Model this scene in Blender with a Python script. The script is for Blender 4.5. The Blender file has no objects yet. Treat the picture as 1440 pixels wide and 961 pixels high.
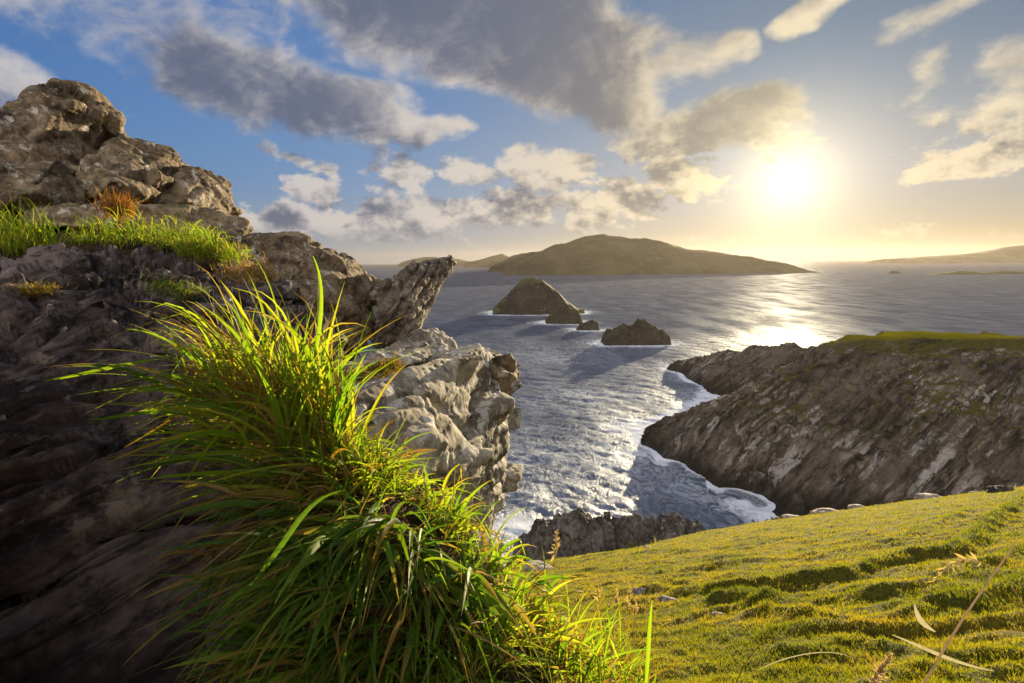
import bpy, bmesh, math, random
import numpy as np
from mathutils import Vector

R = math.radians
sc = bpy.context.scene
COL = sc.collection
H = 70.0                       # camera height above the sea
EXPO = 1.7
EF = 2 ** EXPO

# ------------------------------------------------------------------ camera
FPX = 800.0                    # focal length in photo pixels (1440 wide) = 20 mm
PITCH, ROLL = R(8.03), R(-0.5)
fw = np.array([0, math.cos(PITCH), -math.sin(PITCH)])
up0 = np.array([0, math.sin(PITCH), math.cos(PITCH)])
rt0 = np.array([1.0, 0, 0])
rt = rt0 * math.cos(ROLL) + up0 * math.sin(ROLL)
up = -rt0 * math.sin(ROLL) + up0 * math.cos(ROLL)


def ray(px, py):
    d = fw + rt * ((px - 720) / FPX) + up * ((480.5 - py) / FPX)
    return d


def P(px, py, y):
    """point seen at photo pixel px,py at distance y (along the ground) from the camera"""
    d = ray(px, py)
    return np.array([0, 0, H]) + d * (y / d[1])


def PZ(px, py, z):
    d = ray(px, py)
    return np.array([0, 0, H]) + d * ((z - H) / d[2])


def azel(px, py):
    d = ray(px, py)
    d = d / np.linalg.norm(d)
    return math.degrees(math.atan2(d[0], d[1])), math.degrees(math.asin(d[2]))


cam = bpy.data.cameras.new('camera')
cam.lens = 20.0
cam.sensor_width = 36.0
cam.clip_start = 0.05
cam.clip_end = 90000
co = bpy.data.objects.new('camera', cam)
COL.objects.link(co)
from mathutils import Matrix
co.matrix_world = Matrix(((rt[0], up[0], -fw[0], 0), (rt[1], up[1], -fw[1], 0), (rt[2], up[2], -fw[2], H), (0, 0, 0, 1)))
sc.camera = co

SUNPX = (1110, 256)
SAZ, SEL = azel(*SUNPX)
sd = ray(*SUNPX)
sd = sd / np.linalg.norm(sd)

# ------------------------------------------------------------------ noise (numpy)
def _hash(ix, iy, iz, seed):
    h = (ix * 374761393 + iy * 668265263 + iz * 2147483647 + seed * 974634777) & 0xFFFFFFFF
    h = ((h ^ (h >> 13)) * 1274126177) & 0xFFFFFFFF
    h = ((h ^ (h >> 16)) * 2246822519) & 0xFFFFFFFF
    return h ^ (h >> 15)


def pn(p, seed=0):
    p = np.asarray(p, dtype=np.float64)
    i = np.floor(p).astype(np.int64)
    f = p - i
    u = f * f * f * (f * (f * 6 - 15) + 10)
    out = np.zeros(len(p))
    for dx in (0, 1):
        wx = u[:, 0] if dx else 1 - u[:, 0]
        for dy in (0, 1):
            wy = u[:, 1] if dy else 1 - u[:, 1]
            for dz in (0, 1):
                wz = u[:, 2] if dz else 1 - u[:, 2]
                h = _hash(i[:, 0] + dx, i[:, 1] + dy, i[:, 2] + dz, seed)
                gx = ((h & 1023) / 511.5) - 1
                gy = (((h >> 10) & 1023) / 511.5) - 1
                gz = (((h >> 20) & 1023) / 511.5) - 1
                out += wx * wy * wz * (gx * (f[:, 0] - dx) + gy * (f[:, 1] - dy) + gz * (f[:, 2] - dz))
    return out * 1.4


def fbm(p, oct=5, lac=2.03, gain=.5, seed=0):
    a, s, out = 1.0, 1.0, np.zeros(len(p))
    for o in range(oct):
        out += a * pn(p * s + 17.3 * o, seed + o)
        a *= gain
        s *= lac
    return out


def ridged(p, oct=4, seed=0, gain=.5):
    a, s, out = 1.0, 1.0, np.zeros(len(p))
    for o in range(oct):
        out += a * (1 - np.minimum(1, np.abs(pn(p * s + 9.1 * o, seed + o)) * 2.2))
        a *= gain
        s *= 2.1
    return out


def worley(p, seed=0):
    i = np.floor(p).astype(np.int64)
    f1 = np.full(len(p), 9.0)
    f2 = np.full(len(p), 9.0)
    cid = np.zeros(len(p))
    for dx in (-1, 0, 1):
        for dy in (-1, 0, 1):
            for dz in (-1, 0, 1):
                h = _hash(i[:, 0] + dx, i[:, 1] + dy, i[:, 2] + dz, seed)
                c = np.stack([i[:, 0] + dx + (h & 1023) / 1023, i[:, 1] + dy + ((h >> 10) & 1023) / 1023, i[:, 2] + dz + ((h >> 20) & 1023) / 1023], 1)
                d = np.linalg.norm(c - p, axis=1)
                nf = d < f1
                f2 = np.where(nf, f1, np.minimum(f2, d))
                cid = np.where(nf, (h >> 5) % 1000 / 1000, cid)
                f1 = np.where(nf, d, f1)
    return f1, f2, cid


def facets(p, seed=0):
    """broken-rock relief: every cell is a plane with its own tilt and height"""
    i = np.floor(p).astype(np.int64)
    f1 = np.full(len(p), 9.0)
    f2 = np.full(len(p), 9.0)
    off = np.zeros((len(p), 3))
    hh = np.zeros(len(p), np.int64)
    for dx in (-1, 0, 1):
        for dy in (-1, 0, 1):
            for dz in (-1, 0, 1):
                h = _hash(i[:, 0] + dx, i[:, 1] + dy, i[:, 2] + dz, seed)
                c = np.stack([i[:, 0] + dx + (h & 1023) / 1023, i[:, 1] + dy + ((h >> 10) & 1023) / 1023, i[:, 2] + dz + ((h >> 20) & 1023) / 1023], 1)
                o = p - c
                d = np.abs(o).sum(1) * .5 + np.linalg.norm(o, axis=1) * .5
                nf = d < f1
                f2 = np.where(nf, f1, np.minimum(f2, d))
                off = np.where(nf[:, None], o, off)
                hh = np.where(nf, h, hh)
                f1 = np.where(nf, d, f1)
    g = _hash(hh, hh * 0 + 5, hh * 0 + 9, seed + 3)
    gv = np.stack([(g & 1023) / 511.5 - 1, ((g >> 10) & 1023) / 511.5 - 1, ((g >> 20) & 1023) / 511.5 - 1], 1)
    return (off * gv).sum(1), (hh % 997) / 997 - .5, f2 - f1


def P3(x, y, s=1.0, z=0.0):
    return np.stack([np.ravel(x) * s, np.ravel(y) * s, np.full(np.size(x), z)], 1)


def sstep(a, b, x):
    t = np.clip((x - a) / (b - a), 0, 1)
    return t * t * (3 - 2 * t)


class RBF:
    def __init__(self, pts, vals, lin=True):
        self.p = np.asarray(pts, float)
        n, d = self.p.shape
        D = np.linalg.norm(self.p[:, None] - self.p[None], axis=2)
        A = np.zeros((n + d + 1, n + d + 1))
        A[:n, :n] = D
        A[:n, n] = 1
        A[:n, n + 1:] = self.p
        A[n:, :n] = A[:n, n:].T
        b = np.zeros(n + d + 1)
        b[:n] = vals
        self.w = np.linalg.lstsq(A, b, rcond=None)[0]

    def __call__(self, q):
        n = len(self.p)
        out = np.zeros(len(q))
        for s in range(0, len(q), 40000):
            qq = q[s:s + 40000]
            D = np.linalg.norm(qq[:, None] - self.p[None], axis=2)
            out[s:s + 40000] = D @ self.w[:n] + self.w[n] + qq @ self.w[n + 1:]
        return out


# ------------------------------------------------------------------ mesh helpers
def mesh_from(name, V, F, mat=None, smooth=True, attrs=None):
    """V (n,3); F list of index arrays (each (m,k))"""
    me = bpy.data.meshes.new(name)
    V = np.asarray(V, np.float32)
    if not isinstance(F, (list, tuple)):
        F = [F]
    loops = np.concatenate([np.asarray(f, np.int32).ravel() for f in F])
    tot = np.concatenate([np.full(len(f), f.shape[1], np.int32) for f in F])
    start = np.concatenate([[0], np.cumsum(tot)[:-1]]).astype(np.int32)
    me.vertices.add(len(V))
    me.vertices.foreach_set('co', V.ravel())
    me.loops.add(len(loops))
    me.loops.foreach_set('vertex_index', loops)
    me.polygons.add(len(tot))
    me.polygons.foreach_set('loop_start', start)
    me.polygons.foreach_set('loop_total', tot)
    me.polygons.foreach_set('use_smooth', np.full(len(tot), smooth, bool))
    me.update(calc_edges=True)
    if attrs:
        for k, a in attrs.items():
            a = np.asarray(a, np.float32)
            if a.ndim == 1:
                at = me.attributes.new(k, 'FLOAT', 'POINT')
                at.data.foreach_set('value', a)
            else:
                at = me.attributes.new(k, 'FLOAT_VECTOR', 'POINT')
                at.data.foreach_set('vector', a.ravel())
    if mat:
        me.materials.append(mat)
    return me


def link(name, me, origin=None, parent=None):
    o = bpy.data.objects.new(name, me)
    COL.objects.link(o)
    if origin is not None:
        me.transform(Matrix.Translation(-Vector(origin)))
        o.location = origin
    if parent:
        o.parent = parent
    return o


def tag(o, label=None, cat=None, group=None, kind=None):
    if label: o['label'] = label
    if cat: o['category'] = cat
    if group: o['group'] = group
    if kind: o['kind'] = kind
    return o


def empty(name, loc):
    o = bpy.data.objects.new(name, None)
    COL.objects.link(o)
    o.location = loc
    o.empty_display_size = .1
    return o


def grid_faces(nu, nv):
    i = np.arange(nu * nv).reshape(nu, nv)
    return np.stack([i[:-1, :-1].ravel(), i[1:, :-1].ravel(), i[1:, 1:].ravel(), i[:-1, 1:].ravel()], 1)


# ------------------------------------------------------------------ node helpers
class X:
    """a float socket with arithmetic"""
    nt = None

    def __init__(s, sock): s.s = sock

    @staticmethod
    def m(op, *a, clamp=False):
        n = X.nt.nodes.new('ShaderNodeMath')
        n.operation = op
        n.use_clamp = clamp
        for i, v in enumerate(a):
            if isinstance(v, X): X.nt.links.new(v.s, n.inputs[i])
            else: n.inputs[i].default_value = v
        return X(n.outputs[0])

    def __add__(s, o): return X.m('ADD', s, o)
    __radd__ = __add__
    def __sub__(s, o): return X.m('SUBTRACT', s, o)
    def __rsub__(s, o): return X.m('SUBTRACT', o, s)
    def __mul__(s, o): return X.m('MULTIPLY', s, o)
    __rmul__ = __mul__
    def __truediv__(s, o): return X.m('DIVIDE', s, o)
    def max(s, o): return X.m('MAXIMUM', s, o)
    def min(s, o): return X.m('MINIMUM', s, o)
    def pow(s, o): return X.m('POWER', s, o)
    def clamp(s): return X.m('ADD', s, 0.0, clamp=True)


def ss(x, a, b, lo=0.0, hi=1.0):
    n = X.nt.nodes.new('ShaderNodeMapRange')
    n.interpolation_type = 'SMOOTHSTEP'
    X.nt.links.new(x.s, n.inputs[0])
    for i, v in enumerate((a, b, lo, hi)): n.inputs[i + 1].default_value = v
    return X(n.outputs[0])


def noise(vec, scale, detail=5, rough=.5, dist=0.0, out=0):
    n = X.nt.nodes.new('ShaderNodeTexNoise')
    if vec is not None: X.nt.links.new(vec, n.inputs['Vector'])
    n.inputs['Scale'].default_value = scale
    n.inputs['Detail'].default_value = detail
    n.inputs['Roughness'].default_value = rough
    n.inputs['Distortion'].default_value = dist
    return X(n.outputs[0]) if out == 0 else n.outputs[1]


def voro(vec, scale, feat='F1', rand=1.0):
    n = X.nt.nodes.new('ShaderNodeTexVoronoi')
    n.feature = feat
    X.nt.links.new(vec, n.inputs['Vector'])
    n.inputs['Scale'].default_value = scale
    n.inputs['Randomness'].default_value = rand
    return X(n.outputs[0])


def mapping(vec, scale=(1, 1, 1), rot=(0, 0, 0), loc=(0, 0, 0)):
    n = X.nt.nodes.new('ShaderNodeMapping')
    X.nt.links.new(vec, n.inputs[0])
    n.inputs['Scale'].default_value = scale
    n.inputs['Rotation'].default_value = rot
    n.inputs['Location'].default_value = loc
    return n.outputs[0]


def mix(f, a, b, mode='MIX'):
    n = X.nt.nodes.new('ShaderNodeMix')
    n.data_type = 'RGBA'
    n.blend_type = mode
    n.clamp_factor = True
    ins = [i for i in n.inputs if i.type == 'RGBA']
    if isinstance(f, X): X.nt.links.new(f.s, n.inputs[0])
    else: n.inputs[0].default_value = f
    for s, v in zip(ins, (a, b)):
        if isinstance(v, tuple): s.default_value = (*v, 1)
        else: X.nt.links.new(v, s)
    return [o for o in n.outputs if o.type == 'RGBA'][0]


def vmath(op, a, b):
    n = X.nt.nodes.new('ShaderNodeVectorMath')
    n.operation = op
    for i, v in enumerate((a, b)):
        if isinstance(v, tuple): n.inputs[i].default_value = v
        elif v is not None: X.nt.links.new(v, n.inputs[i])
    return n


def material(name):
    m = bpy.data.materials.new(name)
    m.use_nodes = True
    X.nt = m.node_tree
    b = m.node_tree.nodes['Principled BSDF']
    return m, b


def lk(a, b): X.nt.links.new(a.s if isinstance(a, X) else a, b)


def bump(h, dist, strength=1.0, prev=None):
    n = X.nt.nodes.new('ShaderNodeBump')
    n.inputs['Distance'].default_value = dist
    n.inputs['Strength'].default_value = strength
    lk(h, n.inputs['Height'])
    if prev is not None: lk(prev, n.inputs['Normal'])
    return n.outputs[0]


def texco(which='Object'):
    return X.nt.nodes.new('ShaderNodeTexCoord').outputs[which]


def attr(name, out='Fac'):
    n = X.nt.nodes.new('ShaderNodeAttribute')
    n.attribute_name = name
    return n.outputs[out]


# ------------------------------------------------------------------ world: sky and clouds
def build_world():
    w = bpy.data.worlds.new('World')
    sc.world = w
    w.use_nodes = True
    w.cycles.sampling_method = 'MANUAL'
    w.cycles.sample_map_resolution = 384
    nt = w.node_tree
    X.nt = nt
    bg = nt.nodes['Background']
    S = 0.1
    bg.inputs['Strength'].default_value = S
    K = 1 / (S * EF)                     # picture value -> sky colour value
    sky = nt.nodes.new('ShaderNodeTexSky')
    sky.sky_type = 'NISHITA'
    sky.sun_disc = False
    sky.sun_elevation = R(SEL)
    sky.sun_rotation = R(SAZ)
    sky.altitude = 0
    sky.air_density = 1.0
    sky.dust_density = 1.6
    sky.ozone_density = 2.2
    D = texco('Generated')
    sep = nt.nodes.new('ShaderNodeSeparateXYZ')
    lk(D, sep.inputs[0])
    dx, dy, dz = (X(o) for o in sep.outputs)
    az = X.m('ARCTAN2', dx, dy) * (180 / math.pi)
    el = X.m('ARCSINE', dz) * (180 / math.pi)
    draw = X(vmath('DOT_PRODUCT', D, tuple(sd)).outputs['Value'])
    dot = draw.max(0.0)

    # clouds: banks placed by compass bearing and elevation, ragged by noise
    C = [  # px, py, rx, ry (deg), rot, weight
        (640, 15, 18, 6.0, -8, 1.3), (790, 70, 12, 6.0, -16, 1.4), (850, 120, 6.5, 3.6, -30, 1.2), (960, 90, 4.5, 2.4, 0, .6),
        (340, 108, 8, 4.0, -10, .95), (470, 142, 10, 3.6, -12, 1.15), (590, 175, 5, 1.5, -5, .8), (270, 45, 9, 3.0, 5, .30),
        (1010, 172, 8.0, 2.8, 5, 1.1), (935, 190, 6.0, 2.6, 10, .95), (965, 245, 5.5, 2.4, -15, 1.1), (1085, 185, 5, 2.4, -10, .8),
        (590, 302, 11, 1.9, 0, .95), (560, 252, 3.6, 2.8, -35, .8), (430, 276, 3.4, 1.7, 0, 1.1), (650, 243, 4.0, 1.8, 0, .85), (770, 240, 5.5, 2.6, -10, 1.0),
        (850, 290, 6.5, 2.8, 0, .95), (730, 290, 6, 2.2, 0, .95), (415, 312, 10, 2.0, 2, 1.1), (500, 322, 13, 1.4, 0, .8),
        (425, 225, 4, 1.3, -20, .55), (550, 216, 3, 1.2, -20, .5),
        (1390, 218, 7.0, 1.8, 12, 1.1), (1320, 238, 4, 1.0, 5, .7), (1438, 185, 3, 2.4, 20, .8),
        (1150, 8, 4.2, 1.5, 8, .85), (1335, 12, 3.5, 1.2, 15, .45), (1305, 78, 2.4, 1.0, 30, .55), (1292, 105, 1.2, 2.4, 10, .25),
        (10, 92, 4, 1.6, -15, .65), (215, 45, 3, 1.0, 0, .4), (1000, 72, 3, 2.0, 0, .5),
        (900, 346, 20, .7, 0, .2), (1250, 332, 16, .7, 0, .2),
        # beyond the frame
        (-500, 100, 22, 6, 0, .9), (1900, 60, 20, 6, 0, .8), (500, -330, 26, 9, 0, .9), (1250, -400, 22, 8, 0, .7), (-350, -300, 25, 9, 0, .8),
    ]
    C = [(*azel(px, py), rx, ry, ro, wt) for px, py, rx, ry, ro, wt in C]
    C += [(-150, 28, 55, 20, 0, 1.3), (165, 30, 45, 22, 0, 1.3), (-150, 62, 80, 16, 0, 1.2), (105, 35, 26, 16, 10, 1.1)]      # unseen clouds added behind the camera to brighten the shaded faces

    def field(a, e):
        """coverage of the cloud banks at a bearing and elevation, and the vector the noise is read at"""
        cv = nt.nodes.new('ShaderNodeCombineXYZ')
        lk(a, cv.inputs[0])
        lk(e * 1.5, cv.inputs[1])
        v = cv.outputs[0]
        wn = nt.nodes.new('ShaderNodeSeparateColor')
        lk(noise(v, .12, 3, .5, out=1), wn.inputs[0])
        wa = a + (X(wn.outputs[0]) - .5) * 8.0
        we = e + (X(wn.outputs[1]) - .5) * 4.0
        B = None
        for ca, ce, rx, ry, ro, wt in C:
            c_, s_ = math.cos(R(ro)), math.sin(R(ro))
            u = wa - ca
            t = we - ce
            q1 = (u * (c_ / rx) + t * (s_ / rx))
            q2 = (t * (c_ / ry) - u * (s_ / ry))
            f = (1.0 - (q1 * q1 + q2 * q2)) * wt
            B = f if B is None else X.m('SMOOTH_MAX', B, f, .25)
        return B.max(-1.6), v

    B0, v0 = field(az, el)
    nz = noise(v0, .15, 11, .63, .15)
    lowk = ss(el, 15.0, 7.0)
    puff = noise(v0, .5, 6, .58, .2)
    d0 = B0 * .9 + (nz - .5) * (2.05 - lowk * .3) + (puff - .5) * lowk * 2.1 - lowk * .14
    # light: how much cloud stands towards the sun; low heaps also catch it on their tops
    ta = X.m('SUBTRACT', SAZ, az)
    te = X.m('SUBTRACT', SEL, el)
    ln = X.m('SQRT', ta * ta + te * te) + 3.0
    ox = ta / ln
    oy = te / ln * 1.0 + ss(el, 17.0, 9.0) * 1.3
    B1, _v = field(az + ox * 2.2, el + oy * 2.0)
    off = nt.nodes.new('ShaderNodeCombineXYZ')
    lk(ox * .9, off.inputs[0])
    lk((oy * .8 + .15) * 1.5, off.inputs[1])
    v1 = vmath('ADD', v0, off.outputs[0]).outputs[0]
    s0 = noise(v0, .15, 6, .55, .3)
    s1 = noise(v1, .15, 6, .55, .3)
    p1 = noise(vmath('ADD', v0, vmath('MULTIPLY', off.outputs[0], (.5, .5, .5)).outputs[0]).outputs[0], .5, 5, .55, .2)
    high = 1.0 - lowk
    alpha = ss((d0 + .05 + high * .10) / (.46 + high * .26), 0.0, 1.0)
    thick = ss(d0, .0, 1.1)
    near = dot.pow(12.0)                      # close to the sun
    bright = mix(near, (.60 * K, .57 * K, .56 * K), (.92 * K, .76 * K, .48 * K))
    bright = mix(ss(draw, .15, -.75), bright, (4.0 * K, 3.6 * K, 3.1 * K))       # clouds opposite the sun made overbright as added fill light
    darkc = mix(near, (.120 * K, .148 * K, .235 * K), (.27 * K, .25 * K, .215 * K))
    darkc = mix(ss(draw, .10, -.7), darkc, (3.0 * K, 2.8 * K, 2.6 * K))  # their dark parts raised too, for the same added fill
    # thin parts let the light through, thick bases stay grey
    tone = ((s0 - s1) * (2.4 - thick * 1.3) + (puff - p1) * lowk * 2.2 + (B0 - B1) * .6 + .66 - thick * .60).clamp()
    ccol = mix(ss(tone, 0.0, .95), darkc, bright)

    # clear sky: Nishita, cooler aloft, plus the bright veil of thin cloud round the sun
    scol = mix(1.0, sky.outputs[0], (.55, .82, 1.35), 'MULTIPLY')
    den = vmath('MULTIPLY_ADD', scol, (.95 / K, .95 / K, .95 / K))
    den.inputs[2].default_value = (1, 1, 1)
    scol = vmath('DIVIDE', scol, den.outputs[0]).outputs[0]
    scol = mix(1.0, scol, mix(ss(az, -30.0, 30.0), (.50, .62, .86), mix(ss(el, 5.0, 20.0), (.50, .50, .52), (.25, .33, .44))), 'MULTIPLY')
    veil = dot.pow(900.0) * .60 + dot.pow(200.0) * .50 + dot.pow(60.0) * .08 + dot.pow(20.0) * .02
    vcol = mix(1.0, (K * 1.0, K * .84, K * .50), veil_to_col(veil), 'MULTIPLY')
    hz = ss(el, 10.0, -.5)
    hcol = mix(ss(az, -12.0, 26.0), (.33 * K, .375 * K, .46 * K), (.47 * K, .36 * K, .19 * K))
    base = mix(hz * hz * .85, scol, hcol)
    allc = mix(alpha * ss(el, .3, 4.0), base, ccol)
    allc = mix(1.0, allc, vcol, 'ADD')
    lk(allc, bg.inputs['Color'])


def veil_to_col(v):
    n = X.nt.nodes.new('ShaderNodeCombineColor')
    for i in range(3): lk(v, n.inputs[i])
    return n.outputs[0]


build_world()
sun = bpy.data.lights.new('sun', 'SUN')
sun.energy = 4.6
sun.angle = R(.6)
sun.color = (1.0, .80, .50)
so = bpy.data.objects.new('sun', sun)
COL.objects.link(so)
so.rotation_euler = Vector(sd).to_track_quat('Z', 'Y').to_euler()
so.location = (0, 0, H + 30)

# ------------------------------------------------------------------ materials
def mat_rock(name, c_dark, c_mid, c_light, lichen=.5, scale=1.0, bumpd=.03, strata=(1, 1, 5), srot=(0, 0, 0), yellow=.25, moss=0.0, cam_far=False):
    m, b = material(name)
    o = texco('Object')
    o = mapping(o, (scale, scale, scale))
    if name == 'slab_rock':
        st = X.nt.nodes.new('ShaderNodeCombineXYZ')
        for i, (v, k) in enumerate((((.91, .35, .22), .45), ((-.3, -.35, .89), 4.0), ((.39, -.87, -.21), 3.0))):
            lk(X(vmath('DOT_PRODUCT', o, v).outputs['Value']) * k, st.inputs[i])
        st = st.outputs[0]
    else:
        st = mapping(o, strata, srot)
    n_big = noise(o, 1.3, 4, .55)
    n_st = noise(st, 1.6, 6, .62, .4)
    n_f = noise(o, 9, 8, .68)
    vor = voro(vmath('ADD', o, None).outputs[0] if False else o, 3.4, 'DISTANCE_TO_EDGE')
    c = mix(ss(n_st, .33, .66), c_dark, c_mid)
    c = mix(ss(n_big * .5 + n_f * .5, .44, .62), c, c_light)
    n_l = noise(o, 4.5, 7, .62, .3)
    n_l2 = noise(mapping(o, loc=(7.3, 2.1, 4.4)), 2.3, 7, .66)
    if lichen > 0:
        c = mix(ss(n_l, .66 - .16 * lichen, .72 - .16 * lichen) * .8, c, (.50, .49, .44))
        c = mix(ss(noise(mapping(o, loc=(3, 9, 1)), 21, 4, .6), .60, .68) * .7 * lichen, c, (.55, .54, .48))
    if yellow > 0:
        c = mix(ss(n_l2, .70 - .18 * yellow, .78 - .18 * yellow) * .75, c, (.30, .20, .055))
    c = mix(ss(n_f, .42, .30) * .75, c, tuple(v * .3 for v in c_dark))
    if name == 'slab_rock':
        ln_ = noise(mapping(st, (.6, 2.6, 2.2)), 1.5, 7, .7, .3)
        c = mix(ss(ln_, .47, .36) * .85, c, (.008, .006, .006))
        c = mix(ss(ln_, .56, .66) * .6, c, (.26, .23, .235))
        c = mix(ss(noise(mapping(o, loc=(1, 4, 2)), 2.2, 8, .7), .60, .66) * .8, c, (.34, .29, .24))
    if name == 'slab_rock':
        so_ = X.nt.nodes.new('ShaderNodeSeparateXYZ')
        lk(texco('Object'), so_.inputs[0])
        shade_or_wet = ss(X(so_.outputs[2]) + (n_big - .5) * 1.1 + (n_f - .5) * .5, .50, -.05)
        c = mix(shade_or_wet * .70, c, (.010, .007, .006))          # shade of the lower left painted in, darkening the foot of the slab
    if moss > 0:
        g = X.nt.nodes.new('ShaderNodeNewGeometry')
        sp = X.nt.nodes.new('ShaderNodeSeparateXYZ')
        lk(g.outputs['True Normal'], sp.inputs[0])
        up_ = ss(X(sp.outputs[2]) + (n_l2 - .5) * 1.2, .80 - .3 * moss, 1.0 - .3 * moss)
        c = mix(up_ * .85, c, mix(n_f, (.04, .05, .012), (.10, .11, .02)))
    b.inputs['Roughness'].default_value = .86
    b.inputs['Specular IOR Level'].default_value = .3
    h = n_st * (.15 if name == 'pale_lichen_rock' else .5) + n_f * (.45 if name == 'slab_rock' else .22) + ss(vor, .0, .10) * (0.0 if name == 'slab_rock' else .12) + noise(o, 30, 8, .78) * .42
    grit = voro(mapping(o, loc=(2, 5, 8)), 17, 'F1')
    if name != 'slab_rock':
        # crusty lichen rosettes and dark stains, each with its own edge
        c = mix(ss(noise(mapping(o, loc=(5, 1, 7)), 3.2, 8, .72), .57, .64) * .75, c, tuple(v * .45 for v in c_mid))
        c = mix(ss(noise(mapping(o, loc=(8, 3, 2)), 7.5, 6, .7, .5), .60, .65) * lichen, c, (.46, .44, .36))
        c = mix(ss(noise(mapping(o, loc=(4, 8, 5)), 6, 7, .72), .61, .67) * min(1, yellow * 2.0), c, (.34, .25, .09))
        h = h + grit * .10
    lk(c, b.inputs['Base Color'])
    lk(bump(h, bumpd, 1.0), b.inputs['Normal'])
    return m


M_BOULDER = mat_rock('lichen_rock', (.040, .027, .018), (.165, .115, .070), (.27, .205, .135), .45, 1.0, .05, (1, 1, 2.2), (0, .5, 0), .45, .15)
M_PALE = mat_rock('pale_lichen_rock', (.075, .063, .05), (.25, .215, .17), (.40, .37, .31), .75, 1.3, .028, (1, 1, 1.8), (0, .4, 0), .25)
M_BEAK = mat_rock('striated_rock', (.045, .033, .025), (.15, .115, .085), (.30, .26, .21), .35, 1.3, .04, (1, 1, 5), (0, -.9, 0), .22)
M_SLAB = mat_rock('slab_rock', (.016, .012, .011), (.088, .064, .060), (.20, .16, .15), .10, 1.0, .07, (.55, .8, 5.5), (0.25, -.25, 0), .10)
M_EDGE = mat_rock('edge_rock', (.10, .08, .07), (.30, .25, .22), (.45, .40, .36), .4, .8, .08, (1, 1, 4), (0, 0, 0), .1)
M_SEAROCK = mat_rock('sea_rock', (.018, .015, .013), (.07, .058, .05), (.17, .15, .14), .10, .12, .8, (1, 1, 3.5), (.5, .5, 0), .10, .0)
M_STACK = mat_rock('stack_rock', (.010, .008, .006), (.026, .019, .012), (.045, .036, .022), 0, .05, 1.2, (1, 1, 2), (.3, .5, 0), .25, .5)


def mat_headland():
    m, b = material('headland_cliff')
    o = texco('Object')
    dip = np.array([.80, .36, .48]); dip /= np.linalg.norm(dip)
    acr = np.cross(dip, [0, 0, 1.0]); acr /= np.linalg.norm(acr)
    nrm = np.cross(dip, acr)
    cv = X.nt.nodes.new('ShaderNodeCombineXYZ')
    for i, (v, k) in enumerate(((dip, .14), (acr, 1.0), (nrm, .8))):
        lk(X(vmath('DOT_PRODUCT', o, tuple(v)).outputs['Value']) * k, cv.inputs[i])
    st = cv.outputs[0]
    n_st = noise(st, .13, 8, .68, .6)
    n_st2 = noise(st, .42, 7, .70, .4)
    n_b = noise(o, .028, 5, .55)
    n_f = noise(o, .55, 8, .7)
    c = mix(ss(n_st * .5 + n_st2 * .5, .40, .58), (.034, .028, .022), (.155, .125, .10))
    c = mix(ss(n_st2 * .65 + n_b * .35, .53, .62), c, (.27, .235, .205))
    c = mix(ss(noise(mapping(st, loc=(3, 5, 2)), .25, 6, .7), .54, .62) * ss(n_b, .42, .56), c, (.40, .365, .345))
    c = mix(ss(n_f, .45, .30) * .8, c, (.02, .017, .015))
    g = X.nt.nodes.new('ShaderNodeNewGeometry')
    sp = X.nt.nodes.new('ShaderNodeSeparateXYZ')
    lk(g.outputs['True Normal'], sp.inputs[0])
    spp = X.nt.nodes.new('ShaderNodeSeparateXYZ')
    lk(o, spp.inputs[0])
    hgt = X(spp.outputs[2])
    green = ss(X(sp.outputs[2]) + (n_b - .5) * .7 + (n_st2 - .5) * .9 + (n_f - .5) * .4, .82, .94) * ss(hgt, 8.0, 24.0)
    gc = mix(n_f, (.045, .045, .012), (.14, .12, .02))
    c = mix(green * .9, c, gc)
    top = ss(X(sp.outputs[2]), .60, .85) * ss(X(spp.outputs[1]) + (n_f - .5) * 8.0 + (n_b - .5) * 8.0, 222.0, 226.0) * ss(hgt, 24.0, 29.0) * ss(X(spp.outputs[0]), 120.0, 138.0)
    c = mix(top, c, mix(n_st2, (.09, .095, .006), (.17, .145, .008)))
    shade_or_wet = ss(hgt + (n_f - .5) * 6, 7.0, 1.0)
    c = mix(shade_or_wet * .8, c, (.022, .019, .016))
    lk(c, b.inputs['Base Color'])
    b.inputs['Roughness'].default_value = .85
    b.inputs['Specular IOR Level'].default_value = 0
    h = n_st * .6 + n_st2 * .8 + n_f * .35
    hb = bump(h, 3.0, 1.0)
    lk(1.0 - top * .88, hb.node.inputs['Strength'])
    lk(hb, b.inputs['Normal'])
    return m


def mat_island():
    m, b = material('island_moor')
    o = texco('Object')
    n1 = noise(o, .004, 7, .6)
    n2 = noise(mapping(o, (1, 1, 4)), .012, 6, .6)
    c = mix(ss(n1, .35, .65), (.040, .032, .018), (.085, .068, .036))
    c = mix(ss(n2, .55, .7) * .6, c, (.10, .085, .07))
    lk(c, b.inputs['Base Color'])
    b.inputs['Roughness'].default_value = .95
    b.inputs['Specular IOR Level'].default_value = .1
    lk(bump(n1 * .5 + n2, 12, .8), b.inputs['Normal'])
    return m


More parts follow.
